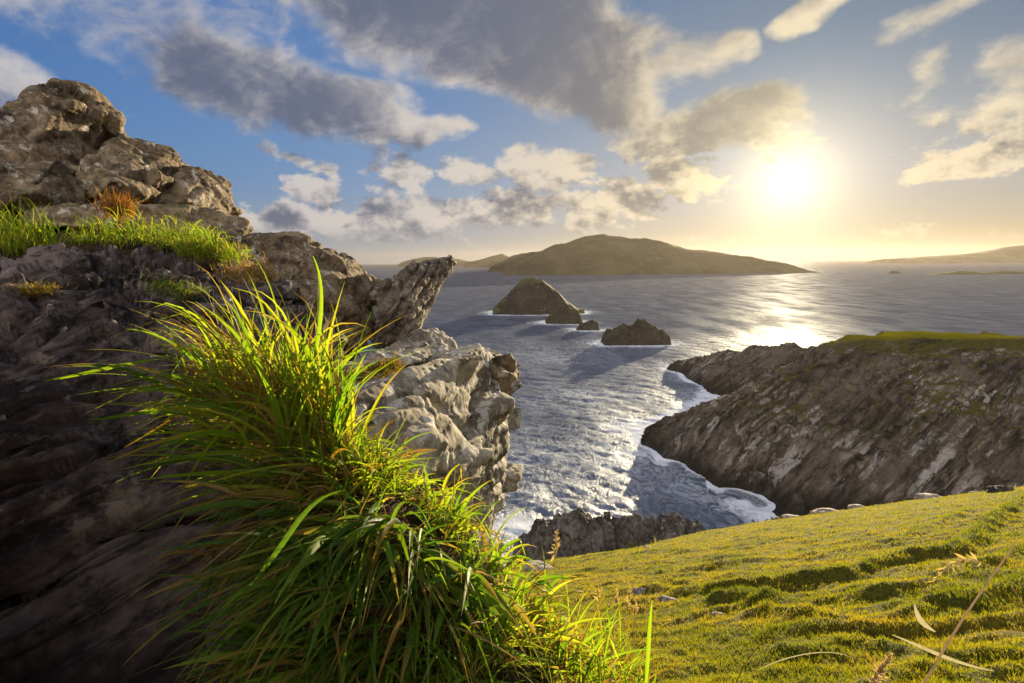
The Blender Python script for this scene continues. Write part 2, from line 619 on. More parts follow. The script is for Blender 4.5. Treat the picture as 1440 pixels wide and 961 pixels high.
def mat_sea():
    m, b = material('sea_water')
    o = texco('Object')
    foam = X(attr('foam'))
    big = noise(mapping(o, (1, .55, 1), (0, 0, .5)), .035, 4, .6)
    wav = noise(mapping(o, (1.0, .6, 1), (0, 0, .45)), .28, 6, .62, .3)
    fin = noise(mapping(o, (1, .7, 1), (0, 0, -.3)), 1.3, 4, .6)
    # foam: surf along the shore, then lacy streaks drifting off it
    lace = noise(mapping(o, (1, .6, 1), (0, 0, .6), (3, 1, 0)), .16, 8, .66, 1.6)
    lace2 = noise(o, .75, 7, .70, .8)
    ridge = 1.0 - X.m('ABSOLUTE', (lace - .5) * 9.0)
    surf = ss(foam * 1.15 + (lace2 - .5) * 3.0 + (ridge - .3) * .28, .66, .98)
    streak = ss(ridge + (lace2 - .5) * 2.6 + foam * 1.6 - .40, .25, 1.0) * (foam * 1.5).clamp() * .8
    caps = ss(wav + (fin - .5) * .5 + (big - .5) * .6, .66, .80) * .32
    f = surf.max(streak).max(caps).clamp()
    c = mix(ss(big, .35, .65), (.062, .074, .108), (.088, .102, .138))
    c = mix(1.0, c, mix(ss(noise(mapping(o, (.35, .9, 1), (0, 0, -.2)), .05, 7, .68), .36, .64), (.80, .80, .83), (1.18, 1.18, 1.16)), 'MULTIPLY')
    c = mix(foam * .5, c, (.06, .11, .15))
    c = mix(f, c, (.70, .74, .80))
    lk(c, b.inputs['Base Color'])
    paws = noise(mapping(o, (.7, .16, 1), (0, 0, -.25)), .05, 5, .62)
    swell = X(attr('swell'))
    gl = X.nt.nodes.new('ShaderNodeBsdfGlossy')
    lk((swell * .30 + .31).clamp(), gl.inputs['Roughness'])
    gl.inputs['Color'].default_value = (.9, .95, 1, 1)
    b.inputs['Roughness'].default_value = .8
    ms = X.nt.nodes.new('ShaderNodeMixShader')
    lk((1.0 - f) * ss(swell, .0, .75, .15, .034) * ss(paws, .34, .66, .35, 1.6), ms.inputs[0])
    lk(b.outputs[0], ms.inputs[1])
    lk(gl.outputs[0], ms.inputs[2])
    lk(ms.outputs[0], [n for n in X.nt.nodes if n.type == 'OUTPUT_MATERIAL'][0].inputs['Surface'])
    b.inputs['Specular IOR Level'].default_value = 0
    h = wav * .75 + fin * .42 + big * .8 + f * .2
    nb = bump(h, .62, 1.0)
    lk(nb, b.inputs['Normal'])
    lk(nb, gl.inputs['Normal'])
    return m


def mat_ground():
    m, b = material('turf')
    o = texco('Object')
    n1 = noise(o, .35, 5, .6)
    n2 = noise(o, 1.8, 6, .62)
    n3 = noise(o, 14, 6, .7)
    dark = X(attr('bank'))
    c = mix(ss(n1 * .5 + n2 * .5, .40, .60), (.105, .110, .016), (.19, .155, .020))
    c = mix(ss(n2, .58, .70) * .6, c, (.17, .10, .03))
    c = mix(ss(n3, .40, .62), mix(.55, c, (.03, .035, .008)), c)
    c = mix(dark * .7, c, (.030, .042, .010))
    lk(c, b.inputs['Base Color'])
    b.inputs['Roughness'].default_value = .95
    b.inputs['Specular IOR Level'].default_value = .1
    h = n2 * .6 + n3 * .5 + noise(o, 45, 3, .6) * .3
    lk(bump(h, .10, 1.0), b.inputs['Normal'])
    return m


def mat_earth():
    m, b = material('peat_earth')
    o = texco('Object')
    n2 = noise(o, 7, 7, .65)
    c = mix(ss(n2, .35, .65), (.014, .010, .007), (.06, .042, .022))
    lk(c, b.inputs['Base Color'])
    b.inputs['Roughness'].default_value = .95
    b.inputs['Specular IOR Level'].default_value = .1
    lk(bump(n2, .05, 1.0), b.inputs['Normal'])
    return m


def mat_blade(name, stops, tip=(.30, .19, .05), trans=.70, rough=.5, spec=.22, tipamt=.8):
    """stops: colours picked per blade; tips dry to straw by blade"""
    m, b = material(name)
    bl = attr('bl', 'Vector')
    sp = X.nt.nodes.new('ShaderNodeSeparateXYZ')
    lk(bl, sp.inputs[0])
    rnd, t, dry = (X(o) for o in sp.outputs)
    cr = X.nt.nodes.new('ShaderNodeValToRGB')
    el = cr.color_ramp.elements
    while len(el) < len(stops): el.new(.5)
    for i, (e, s) in enumerate(zip(el, stops)):
        e.position = i / (len(stops) - 1)
        e.color = (*s, 1)
    lk(rnd, cr.inputs[0])
    c = cr.outputs[0]
    c = mix(ss(t + dry * .9, 1.25, 1.6) * tipamt, c, tip)
    o = texco('Object')
    c = mix(ss(noise(o, 60, 3, .5), .45, .7) * .22, c, (.22, .21, .05))
    lk(c, b.inputs['Base Color'])
    b.inputs['Roughness'].default_value = rough
    b.inputs['Specular IOR Level'].default_value = spec
    tr = X.nt.nodes.new('ShaderNodeBsdfTranslucent')
    lk(mix(1.0, c, (1.25, 1.2, .45), 'MULTIPLY'), tr.inputs['Color'])
    ms = X.nt.nodes.new('ShaderNodeMixShader')
    ms.inputs[0].default_value = trans
    lk(b.outputs[0], ms.inputs[1])
    lk(tr.outputs[0], ms.inputs[2])
    out = [n for n in X.nt.nodes if n.type == 'OUTPUT_MATERIAL'][0]
    lk(ms.outputs[0], out.inputs['Surface'])
    return m


GREENS = [(.06, .15, .012), (.11, .22, .014), (.18, .29, .018), (.25, .34, .022), (.34, .35, .030), (.15, .26, .016)]
M_BLADE = mat_blade('grass_blade', GREENS)
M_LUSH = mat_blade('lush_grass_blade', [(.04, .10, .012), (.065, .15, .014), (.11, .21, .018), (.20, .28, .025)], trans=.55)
M_DRY = mat_blade('dry_grass_blade', [(.20, .12, .025), (.26, .14, .02), (.30, .22, .09), (.24, .08, .012)], trans=.45, rough=.6, spec=.2)
M_THATCH = mat_blade('dead_thatch', [(.16, .095, .035), (.24, .16, .07), (.10, .055, .02), (.30, .21, .10)], trans=.35, rough=.8, spec=.1, tipamt=0)
M_TURFBLADE = mat_blade('turf_blade', [(.11, .14, .012), (.19, .21, .015), (.28, .25, .02), (.31, .22, .03), (.17, .19, .014)], trans=.55, rough=.7, spec=.15)
M_STRAW = mat_blade('straw', [(.50, .36, .20), (.60, .47, .30), (.46, .31, .15)], trans=.35, rough=.7, spec=.2, tipamt=0)
M_RUST = mat_blade('rust_plant', [(.26, .09, .015), (.32, .14, .03), (.22, .07, .015)], trans=.4, rough=.7, spec=.1, tipamt=0)
M_YELLOW = mat_blade('stonecrop', [(.10, .10, .012), (.26, .20, .015), (.08, .07, .012), (.40, .29, .02)], trans=.35, rough=.6, spec=.2, tipamt=0)
M_HUSK = mat_blade('pale_husk', [(.50, .47, .42), (.58, .55, .50)], trans=.2, rough=.5, spec=.3, tipamt=0)
M_EARTH = mat_earth()
M_GROUND = mat_ground()
M_SEA = mat_sea()
M_HEAD = mat_headland()
M_ISLE = mat_island()

# ------------------------------------------------------------------ the headland across the cove
HP = []
def hp(px, py, z): HP.append(PZ(px, py, z))
for px, py in ((940, 519), (972, 535), (1003, 553), (1012, 562), (960, 586), (905, 598), (903, 625), (935, 652), (975, 662), (1012, 688), (1050, 706), (1085, 720), (1160, 735), (1250, 745), (1440, 755)):
    hp(px, py, 0)
for px, py in ((905, 520), (935, 548), (965, 565), (930, 578), (865, 592), (858, 630), (895, 668), (945, 690), (985, 715), (1030, 735), (1060, 752), (1160, 775), (1300, 790), (1500, 800)):
    hp(px, py, -10)
for a in ((958, 507, 6), (1000, 500, 11), (1050, 492, 16), (1082, 487, 19), (1130, 491, 18), (1165, 495, 16), (1060, 520, 10), (1020, 528, 8), (990, 520, 7), (1100, 525, 10),
          (1010, 574, 12), (960, 582, 5), (1050, 560, 20), (1100, 531, 27), (1150, 492, 34), (1190, 470, 39), (1210, 473, 38.8), (1240, 468, 37), (1300, 469, 36.6), (1370, 471, 36.4), (1440, 475, 36), (1560, 481, 36),
          (1260, 474, 38.4), (1330, 476, 38), (1400, 479, 37.8), (1440, 481, 37.6), (1560, 486, 37.6), (1260, 490, 35.4), (1330, 492, 35.2), (1400, 494, 35), (1440, 496, 35),
          (930, 615, 4), (1010, 602, 14), (960, 615, 8), (1000, 640, 8), (1060, 640, 10), (1100, 600, 18), (1100, 650, 10), (1120, 690, 6), (1150, 550, 26), (1200, 574, 21), (1200, 640, 13), (1200, 510, 32), (1300, 574, 23), (1300, 520, 32), (1300, 640, 13), (1300, 690, 7), (1440, 525, 32), (1440, 575, 23), (1440, 640, 13), (1440, 690, 7)):
    hp(*a)
for a in ((215, 290, 24), (270, 290, 24), (330, 290, 24), (131, 268, 3), (118, 300, 2), (160, 275, 10), (108, 392, -10), (150, 392, -10), (200, 385, -8), (250, 400, -12), (190, 320, 12), (140, 310, 9), (230, 315, 11), (300, 310, 14), (300, 360, -8), (240, 355, -5), (380, 330, -5), (380, 262, 24), (70, 400, -14), (60, 330, -14), (50, 270, -14)):
    HP.append(np.array(a, float))
HP = np.array(HP)
rbf_h = RBF(HP[:, :2], HP[:, 2])


def head_h(x, y, detail=True):
    q = np.stack([x, y], 1)
    h = rbf_h(q)
    if detail:
        k = sstep(-6, 8, h) * (1 - .9 * sstep(33, 36.5, h))
        p = P3(x, y)
        # slanting slabs and gullies
        ca, sa = math.cos(.9), math.sin(.9)
        st = np.stack([(x * .79 - y * .61) * .075, (x * .61 + y * .79) * .022, h * .02], 1)
        h = h + k * (2.6 * (ridged(st, 4, 11) - 1.0) + 2.6 * fbm(p * .035, 5, seed=5) + 1.3 * (ridged(p * .12, 4, 7) - .9))
    return h


def build_headland():
    xs = np.arange(30, 330, .85)
    ys = np.arange(120, 405, .85)
    gx, gy = np.meshgrid(xs, ys, indexing='ij')
    x, y = gx.ravel(), gy.ravel()
    z = head_h(x, y)
    F = grid_faces(len(xs), len(ys))
    keep = z[F].max(1) > -4
    F = F[keep]
    used = np.unique(F)
    rm = np.full(len(z), -1)
    rm[used] = np.arange(len(used))
    V = np.stack([x, y, z], 1)[used]
    # push the face in and out so it has overhangs and clefts
    me = mesh_from('headland', V, rm[F], M_HEAD)
    N = np.zeros(len(V) * 3, np.float32)
    me.vertices.foreach_get('normal', N)
    N = N.reshape(-1, 3)
    f1, f2, cid = worley(V * np.array([.16, .16, .10]), 3)
    k = sstep(-1, 5, V[:, 2]) * (1 - sstep(.88, .97, N[:, 2]))
    d = k * (1.8 * (cid - .5) + .9 * fbm(V * .4, 4, seed=9))
    V2 = V + N * d[:, None]
    me.vertices.foreach_set('co', V2.astype(np.float32).ravel())
    me.update()
    o = link('headland', me)
    tag(o, kind='structure', label='steep rocky headland with a green top across the cove', cat='headland')


build_headland()

# ------------------------------------------------------------------ islands, stacks and sea rocks
SHORES = []                      # height functions used to lay surf round each rock


def island(name, prof, Y, W, mat, label, cat, n=(220, 90), pw=2.0, amp=.08, seed=1, nscale=None, group=None, skew=0.0, kind=None, rough=0.0):
    """prof: skyline as photo pixels; the skyline stands W metres behind the near shore at Y"""
    pts = np.array([P(px, py, Y + W) for px, py in prof])
    xr, hr = pts[:, 0], np.maximum(pts[:, 2], 0)
    x0, x1 = xr[0], xr[-1]
    L = x1 - x0
    ext = min(.015 * L, .4 * W)
    hm = hr.max()
    ns = nscale or 3.0 / L

    def hf(x, y):
        r = np.interp(x, np.concatenate([[x0 - ext], xr, [x1 + ext]]), np.concatenate([[-hm * .12], hr, [-hm * .12]]))
        wloc = W * (.55 + .45 * np.sqrt(np.clip(r / hm, 0, 1)))
        s = (y - (Y + W)) / wloc
        f = 1 - np.abs(s) ** pw
        z = np.where(r > 0, np.maximum(r, .10 * hm) * f, r)
        return np.maximum(z, -hm * .4)

    def hfull(x, y):
        z = hf(x, y)
        p = P3(x, y)
        k = sstep(-.05 * hm, .25 * hm, z)
        z = z + amp * hm * (fbm(p * ns * 2.2, 5, seed=seed) * .9 + (ridged(p * ns * 3.0, 4, seed + 3) - 1.0) * .7) * k
        if rough > 0:
            f1, f2, cid = worley(np.stack([x * 6 / L + .3 * z / hm, y * 6 / L, z / hm * 2.0], 1), seed)
            z = z + rough * hm * (cid - .55) * k
        return z

    xs = np.linspace(x0 - ext, x1 + ext, n[0])
    ys = np.linspace(Y - W * .3, Y + 2.3 * W, n[1])
    gx, gy = np.meshgrid(xs, ys, indexing='ij')
    z = hfull(gx.ravel(), gy.ravel())
    F = grid_faces(*n)
    F = F[z[F].max(1) > -.06 * hm - .5]
    used = np.unique(F)
    rm = np.full(len(z), -1)
    rm[used] = np.arange(len(used))
    V = np.stack([gx.ravel(), gy.ravel(), z], 1)[used]
    me = mesh_from(name, V, rm[F], mat)
    o = link(name, me, ((x0 + x1) / 2, Y + W, 0))
    tag(o, label, cat, group, kind)
    SHORES.append((x0 - ext - 30, x1 + ext + 30, Y - W - 40, Y + 3 * W + 40, hf, hm))
    return o


island('island', [(712, 373), (735, 366), (752, 358), (770, 350), (800, 340), (826, 333), (848, 331), (872, 335), (888, 336), (905, 335), (925, 340), (960, 350), (1000, 354), (1040, 359), (1075, 366), (1100, 372), (1118, 377)], 2750, 420, M_ISLE,
       'large long whale-backed island on the horizon below the sun', 'island', (320, 110), 2.2, .05, 3, rough=.04)
island('island', [(690, 375), (708, 368), (722, 360), (740, 356), (760, 354), (790, 345), (812, 337), (850, 340), (900, 352), (960, 366)], 3700, 500, M_ISLE, 'pale hazy ridge showing just behind the left end of the large island', 'island', (160, 60), 2, .05, 5)
island('island', [(655, 369), (676, 366), (690, 361), (706, 357), (716, 361), (730, 367), (745, 372)], 7000, 450, M_ISLE, 'small peaked pale island left of the large island on the horizon', 'island', (140, 50), 2, .05, 8)
island('island', [(565, 369.5), (580, 365), (596, 362), (612, 361.5), (625, 364), (645, 364.5), (660, 368)], 9000, 500, M_ISLE, 'faint low double-humped island farthest left on the horizon', 'island', (140, 50), 2, .04, 12)
island('island', [(1255, 364), (1300, 361), (1345, 359), (1375, 356), (1405, 351), (1432, 346), (1460, 342), (1520, 336), (1600, 340), (1700, 362)], 6500, 800, M_ISLE, 'hazy sloping hill of land at the right edge of the horizon', 'island', (140, 60), 2, .04, 15)
island('skerry', [(1305, 386), (1330, 384), (1352, 381), (1380, 383), (1410, 381), (1450, 382), (1500, 383), (1540, 387)], 2350, 45, M_STACK, 'long low dark skerry lying flat on the water at right', 'skerry', (160, 40), 2, .12, 18)
island('skerry', [(1248, 384.5), (1254, 381), (1261, 381), (1266, 384)], 2600, 12, M_STACK, 'tiny rock speck breaking the bright water near the horizon', 'skerry', (40, 20), 2, .12, 21)
island('sea_stack', [(694, 434), (704, 424), (716, 412), (728, 399), (738, 392), (750, 391), (760, 393), (772, 401), (786, 413), (800, 426), (812, 434), (820, 440)], 745, 34, M_STACK,
       'dark domed sea stack, the tallest of the rocks in the bay', 'sea stack', (200, 120), 3.0, .030, 24)
island('sea_rock', [(768, 447), (778, 441), (790, 437), (802, 435), (812, 438), (816, 446), (819, 452)], 632, 16, M_STACK, 'low dark rock joined to the foot of the domed sea stack', 'rock', (90, 60), 2.6, .14, 25, rough=.12)
island('sea_rock', [(811, 462), (816, 457), (824, 453), (833, 451), (840, 453), (842, 459), (843, 464)], 572, 6, M_STACK, 'small dark rock alone in the gap between the sea stack and the jagged rock', 'rock', (70, 40), 2.4, .12, 27, rough=.12)
island('sea_rock', [(848, 474), (853, 465), (862, 466), (872, 459), (876, 457), (884, 461), (893, 454), (899, 450), (906, 452), (914, 456), (922, 460), (932, 467), (939, 470)], 466, 15, M_STACK,
       'jagged dark sea rock with a pointed top right of the stack', 'rock', (150, 90), 2.3, .12, 30, rough=.07)
island('sea_rock', [(722, 775), (735, 757), (752, 742), (775, 730), (800, 725), (820, 722), (840, 730), (862, 738), (890, 734), (915, 732), (945, 735), (975, 745), (1010, 760)], 108, 9.5, M_SEAROCK,
       'dark craggy rocks at the water below the grass slope', 'rock', (240, 110), 2.2, .16, 33, rough=.18)


# ------------------------------------------------------------------ the sea
def build_sea():
    dense = np.linspace(-48, 52, 760)
    left = np.linspace(-180, -48, 40)[:-1]
    right = np.linspace(52, 180, 40)[1:]
    A = np.radians(np.concatenate([left, dense, right]))
    Rr = np.concatenate([[20], np.geomspace(70, 1500, 620), np.geomspace(1550, 22000, 80)])
    ga, gr = np.meshgrid(A, Rr, indexing='ij')
    x, y, r = (gr * np.sin(ga)).ravel(), (gr * np.cos(ga)).ravel(), gr.ravel()
    rng = np.random.default_rng(4)
    z = np.zeros(len(x))
    cell = r * .0042
    for k in range(46):
        lam = 1.8 * (17 / 1.8) ** rng.random()
        th = R(205) + rng.normal() * .55
        a = lam * .0036
        ph = rng.random() * 6.28
        c = np.sin((x * math.sin(th) + y * math.cos(th)) * 2 * math.pi / lam + ph)
        z += a * (c - .35 * c * c) * np.clip(lam / cell / 3 - .5, 0, 1)
    foam = np.zeros(len(x))
    m = (x > 30) & (x < 330) & (y > 120) & (y < 405)
    hh = np.full(len(x), -99.0)
    hh[m] = head_h(x[m], y[m], False)
    foam = np.maximum(foam, sstep(-7, -.3, hh))
    wide = sstep(-24, -2, hh) * .30
    for x0, x1, y0, y1, hf, hm in SHORES:
        if y0 > 2000: continue
        m = (x > x0) & (x < x1) & (y > y0) & (y < y1)
        if not m.any(): continue
        # distance to the rock by looking around the point
        best = np.zeros(m.sum())
        xm, ym = x[m], y[m]
        for rad, v in ((3, 1.0), (7, .75), (13, .5), (22, .3)):
            rad = rad * (1.0 if y0 > 300 else .6)
            for an in np.arange(0, 6.28, .785):
                hit = hf(xm + rad * math.cos(an), ym + rad * math.sin(an)) > 0
                best = np.maximum(best, hit * v)
        foam[m] = np.maximum(foam[m], best * (.8 if y0 > 300 else 1.0))
    # churned water in the cove
    def patch(px, py, rx, ry, v):
        c = PZ(px, py, 0)
        return v * np.exp(-(((x - c[0]) / rx) ** 2 + ((y - c[1]) / ry) ** 2))
    for a in ((700, 742, 14, 10, .95), (880, 602, 14, 22, .55), (990, 690, 22, 16, .32), (800, 650, 55, 60, .30), (860, 560, 60, 60, .30), (905, 640, 16, 16, .5), (780, 500, 70, 90, .22), (1040, 715, 12, 8, .45)):
        foam = np.maximum(foam, patch(*a))
    foam = np.maximum(foam, wide)
    n = fbm(P3(x, y, .05), 4, seed=40)
    foam = np.clip(foam * (1 + .55 * n), 0, 1)
    V = np.stack([x, y, z], 1)
    me = mesh_from('sea', V, grid_faces(len(A), len(Rr))[:, ::-1], M_SEA, attrs={'foam': foam, 'swell': np.clip(np.log(np.maximum(r, 1) / 150) / 2.3, 0, 1)})
    o = link('sea', me)
    tag(o, 'grey blue ocean with white surf and a glittering sun path', 'sea', kind='structure')


build_sea()

# ------------------------------------------------------------------ the grass slope
GA, GB, GZ = .487, .125, -2.3


def hit(px, py):
    d = ray(px, py)
    zr, xr = d[2] / d[1], d[0] / d[1]
    y = GZ / (zr + GA - GB * xr)
    return np.array([xr * y, y])


EDGE = np.array([(-40, 30), (-12, 32), (0, 34), (7, 37), (16, 46), (30, 52), (45, 52), (70, 55), (120, 60)], float)
BANKS = [  # earth banks and sheep tracks as photo pixels; height, width
    ([(1000, 838), (1060, 834), (1120, 826), (1180, 816), (1230, 802), (1300, 786), (1335, 783)], .33, .22),
    ([(1335, 783), (1365, 765), (1390, 742), (1415, 722), (1440, 705), (1480, 680)], .34, .34),
    ([(880, 838), (930, 836), (1000, 838)], .18, .4),
    ([(1150, 850), (1230, 838), (1320, 826), (1400, 796), (1450, 770)], .16, .2),
    ([(1180, 780), (1260, 762), (1330, 735), (1390, 708)], .14, .35),
    ([(1320, 862), (1380, 850), (1425, 838), (1480, 830)], .30, .35),
    ([(1060, 868), (1120, 874), (1200, 880), (1260, 874), (1330, 872)], .14, .25),
    ([(1080, 900), (1160, 892), (1240, 896), (1330, 884), (1440, 874)], .15, .22),
    ([(1200, 835), (1260, 830), (1330, 822), (1400, 812)], .13, .3),
    ([(1130, 920), (1200, 912), (1290, 925), (1440, 930)], .14, .2),
    ([(1000, 800), (1080, 790), (1160, 782)], .10, .4),
    ([(1040, 770), (1120, 758), (1190, 748)], .12, .5),
    ([(1010, 850), (1040, 845), (1075, 852)], .24, .3),
]


def seg_dist(x, y, a, b):
    d = b - a
    t = np.clip(((x - a[0]) * d[0] + (y - a[1]) * d[1]) / (d @ d), 0, 1)
    return np.hypot(x - a[0] - t * d[0], y - a[1] - t * d[1])


def ground(x, y, full=False):
    z = GZ - GA * y + GB * x
    e = np.interp(x, EDGE[:, 0], EDGE[:, 1])
    p = P3(x, y)
    over = y - e + 2.0 * fbm(p * .18, 3, seed=50)
    bank = np.zeros(len(x))
    rise = np.zeros(len(x))
    w1 = .14 * fbm(p * .8, 3, seed=58)
    w2 = .14 * fbm(p * .8, 3, seed=59)
    for pl, hgt, wid in BANKS:
        q = [hit(*a) for a in pl]
        d = np.min([seg_dist(x + w1, y + w2, q[i], q[i + 1]) for i in range(len(q) - 1)], axis=0)
        b = np.exp(-(d / wid) ** 2)
        rise = np.maximum(rise, hgt * b * (.95 + .15 * fbm(p * 1.7, 2, seed=57)))
        bank = np.maximum(bank, b * min(1, hgt * 2.4))
    z = z + rise
    fade = np.clip(1.2 - y / 90, .3, 1)
    t1 = fbm(p * .55, 4, seed=51)
    t2 = np.clip(ridged(p * 1.15, 3, 52) - 1.05, 0, 1)
    stp = np.stack([x * .35 + .2 * y, y * 1.25 - .25 * x, np.zeros(len(x))], 1)
    t3 = np.clip(pn(stp, 54), 0, 1)
    t4 = np.clip(pn(P3(x, y, 2.6), 55) - .05, 0, 1)
    t5 = np.clip(pn(np.stack([x * .75 + .25 * y, y * 2.3 - .4 * x, np.full(len(x), 3.3)], 1), 64) - .08, 0, 1)
    tus = .17 * t5 + .10 * t1 + .04 * t2 + .12 * t3 + .06 * t4 + .035 * pn(P3(x, y, 6.0), 56)
    z = z + tus * fade
    z = z - .035 * np.maximum(0, over + 9) ** 2 * .25 - np.maximum(0, over) * 1.15
    z = z + np.where(over > 0, 1.2 * (ridged(p * .35, 4, 60) - 1), 0)
    if full:
        return z, bank, tus, over
    return z


def build_ground():
    # denser near the camera and inside the view
    u = np.linspace(0, 1, 560)
    rr = 1.2 * (150 / 1.2) ** u
    A = np.radians(np.concatenate([np.linspace(-100, -12, 50)[:-1], np.linspace(-12, 50, 640), np.linspace(50, 150, 60)[1:]]))
    ga, gr = np.meshgrid(A, rr, indexing='ij')
    x, y = (gr * np.sin(ga)).ravel(), (gr * np.cos(ga)).ravel()
    z, bank, tus, over = ground(x, y, True)
    V = np.stack([x, y, z + H], 1)
    F = grid_faces(len(A), len(rr))[:, ::-1]
    F = F[(V[F][:, :, 2].max(1) > -2)]
    me = mesh_from('ground', V, F, M_GROUND, attrs={'bank': bank})
    o = link('ground', me)
    tag(o, 'steep green and ochre turf slope falling to the cliff edge', 'ground', kind='structure')


build_ground()


# ------------------------------------------------------------------ grass blades
def blades(roots, d0, L, W, bend, segs=8, seed=0, fold=.25, dry=None, rnd=None, prof=0):
    """ribbons that lean from d0 towards d0+bend; returns V, F list, bl attribute"""
    rng = np.random.default_rng(seed)
    n = len(roots)
    d0 = d0 / np.linalg.norm(d0, axis=1, keepdims=True)
    f = rng.normal(size=(n, 3))
    side = np.cross(d0, f)
    side /= np.linalg.norm(side, axis=1, keepdims=True)
    rnd = rng.random(n) if rnd is None else rnd
    dry = rng.random(n) if dry is None else dry
    pos = roots.copy()
    rows, att = [], []
    step = (L / segs)[:, None]
    tw = rng.normal(size=n) * .7
    bend = bend + rng.normal(size=(n, 3)) * .22
    snap = (rng.random(n) < .16)[:, None]
    at_ = rng.uniform(.3, .8, n)[:, None]
    fold_to = rng.normal(size=(n, 3)) * .9 + np.array([-.3, 0, -1.5])
    for k in range(segs + 1):
        t = k / segs
        d = d0 + bend * (t ** 1.25) + snap * (t > at_) * fold_to
        d /= np.linalg.norm(d, axis=1, keepdims=True)
        if k: pos = pos + d * step
        nrm = np.cross(side, d)
        nrm /= np.linalg.norm(nrm, axis=1, keepdims=True) + 1e-9
        sd_ = np.cross(d, nrm)
        an = (tw * t)[:, None]
        sd2 = sd_ * np.cos(an) + nrm * np.sin(an)
        nr2 = nrm * np.cos(an) - sd_ * np.sin(an)
        if prof == 0: w = W * min(1, .6 + 2 * t) * max(.02, 1 - t ** 2.2)
        else: w = W * max(.04, math.sin(math.pi * min(1, t * .92 + .06)) ** .8)
        w = np.asarray(w)[:, None]
        rows += [pos - sd2 * w * .5, pos + nr2 * w * fold, pos + sd2 * w * .5]
        att += [np.stack([rnd, np.full(n, t), dry], 1)] * 3
    V = np.stack(rows, 1).reshape(-1, 3)
    B = np.stack(att, 1).reshape(-1, 3)
    per = 3 * (segs + 1)
    fl = []
    for k in range(segs):
        a = 3 * k
        fl += [(a, a + 1, a + 4, a + 3), (a + 1, a + 2, a + 5, a + 4)]
    F = (np.arange(n)[:, None, None] * per + np.array(fl)[None]).reshape(-1, 4)
    return V, F, B


def blade_obj(name, parts, mat, origin, parent=None):
    off, Vs, Fs, Bs = 0, [], [], []
    for V, F, B in parts:
        Vs.append(V); Fs.append(F + off); Bs.append(B)
        off += len(V)
    V = np.concatenate(Vs) - np.asarray(origin)
    me = mesh_from(name, V, np.concatenate(Fs), mat, attrs={'bl': np.concatenate(Bs)})
    o = bpy.data.objects.new(name, me)
    COL.objects.link(o)
    if parent: o.parent = parent
    else: o.location = origin
    return o


def build_turf():
    rng = np.random.default_rng(77)
    N = 380000
    az_ = np.radians(rng.uniform(-6, 47, N))
    r = 3.2 * (72 / 3.2) ** rng.random(N)
    x, y = r * np.sin(az_), r * np.cos(az_)
    z, bank, tus, over = ground(x, y, True)
    cl = fbm(P3(x, y, 1.6), 3, seed=61)
    keep = (over < 0) & (cl + rng.normal(size=N) * .25 > -.6)
    x, y, z, bank, tus, r, cl = (v[keep] for v in (x, y, z, bank, tus, r, cl))
    n = len(x)
    roots = np.stack([x, y, z + H - .01], 1)
    d0 = np.stack([rng.normal(size=n) * .45 - .15, rng.normal(size=n) * .45 - .1, np.ones(n)], 1)
    L = (.035 + .045 * rng.random(n)) * (1 + .9 * np.clip(cl, -.4, 1) + .8 * bank) * (1 + r * .010)
    W = .0035 + .0008 * r
    bend = np.stack([rng.normal(size=n) * .5 - .3, rng.normal(size=n) * .5, -.3 * rng.random(n)], 1)
    # two-segment flat blades
    side = np.stack([rng.normal(size=n), rng.normal(size=n), np.zeros(n)], 1)
    side /= np.linalg.norm(side, axis=1, keepdims=True)
    d0 /= np.linalg.norm(d0, axis=1, keepdims=True)
    p1 = roots + d0 * (L * .55)[:, None]
    d1 = d0 + bend
    d1 /= np.linalg.norm(d1, axis=1, keepdims=True)
    p2 = p1 + d1 * (L * .5)[:, None]
    w = W[:, None] * .5
    V = np.stack([roots - side * w, roots + side * w, p1 + side * w * .85, p1 - side * w * .85, p2], 1).reshape(-1, 3)
    b = np.arange(n)[:, None] * 5
    hue = np.clip(.38 + .5 * fbm(P3(x, y, .5), 4, seed=62) + .18 * rng.normal(size=n) - .35 * bank, 0, 1)
    B = np.stack([np.repeat(hue, 5), np.tile([0, 0, .5, .5, 1.0], n), np.repeat(rng.random(n) * .6, 5)], 1)
    me = mesh_from('turf_grass', V, [b + np.array([[0, 1, 2, 3]]), b + np.array([[3, 2, 4]])], M_TURFBLADE, attrs={'bl': B})
    o = link('turf_grass', me)
    tag(o, 'short yellow green grass covering the slope', 'grass', kind='stuff')


build_turf()


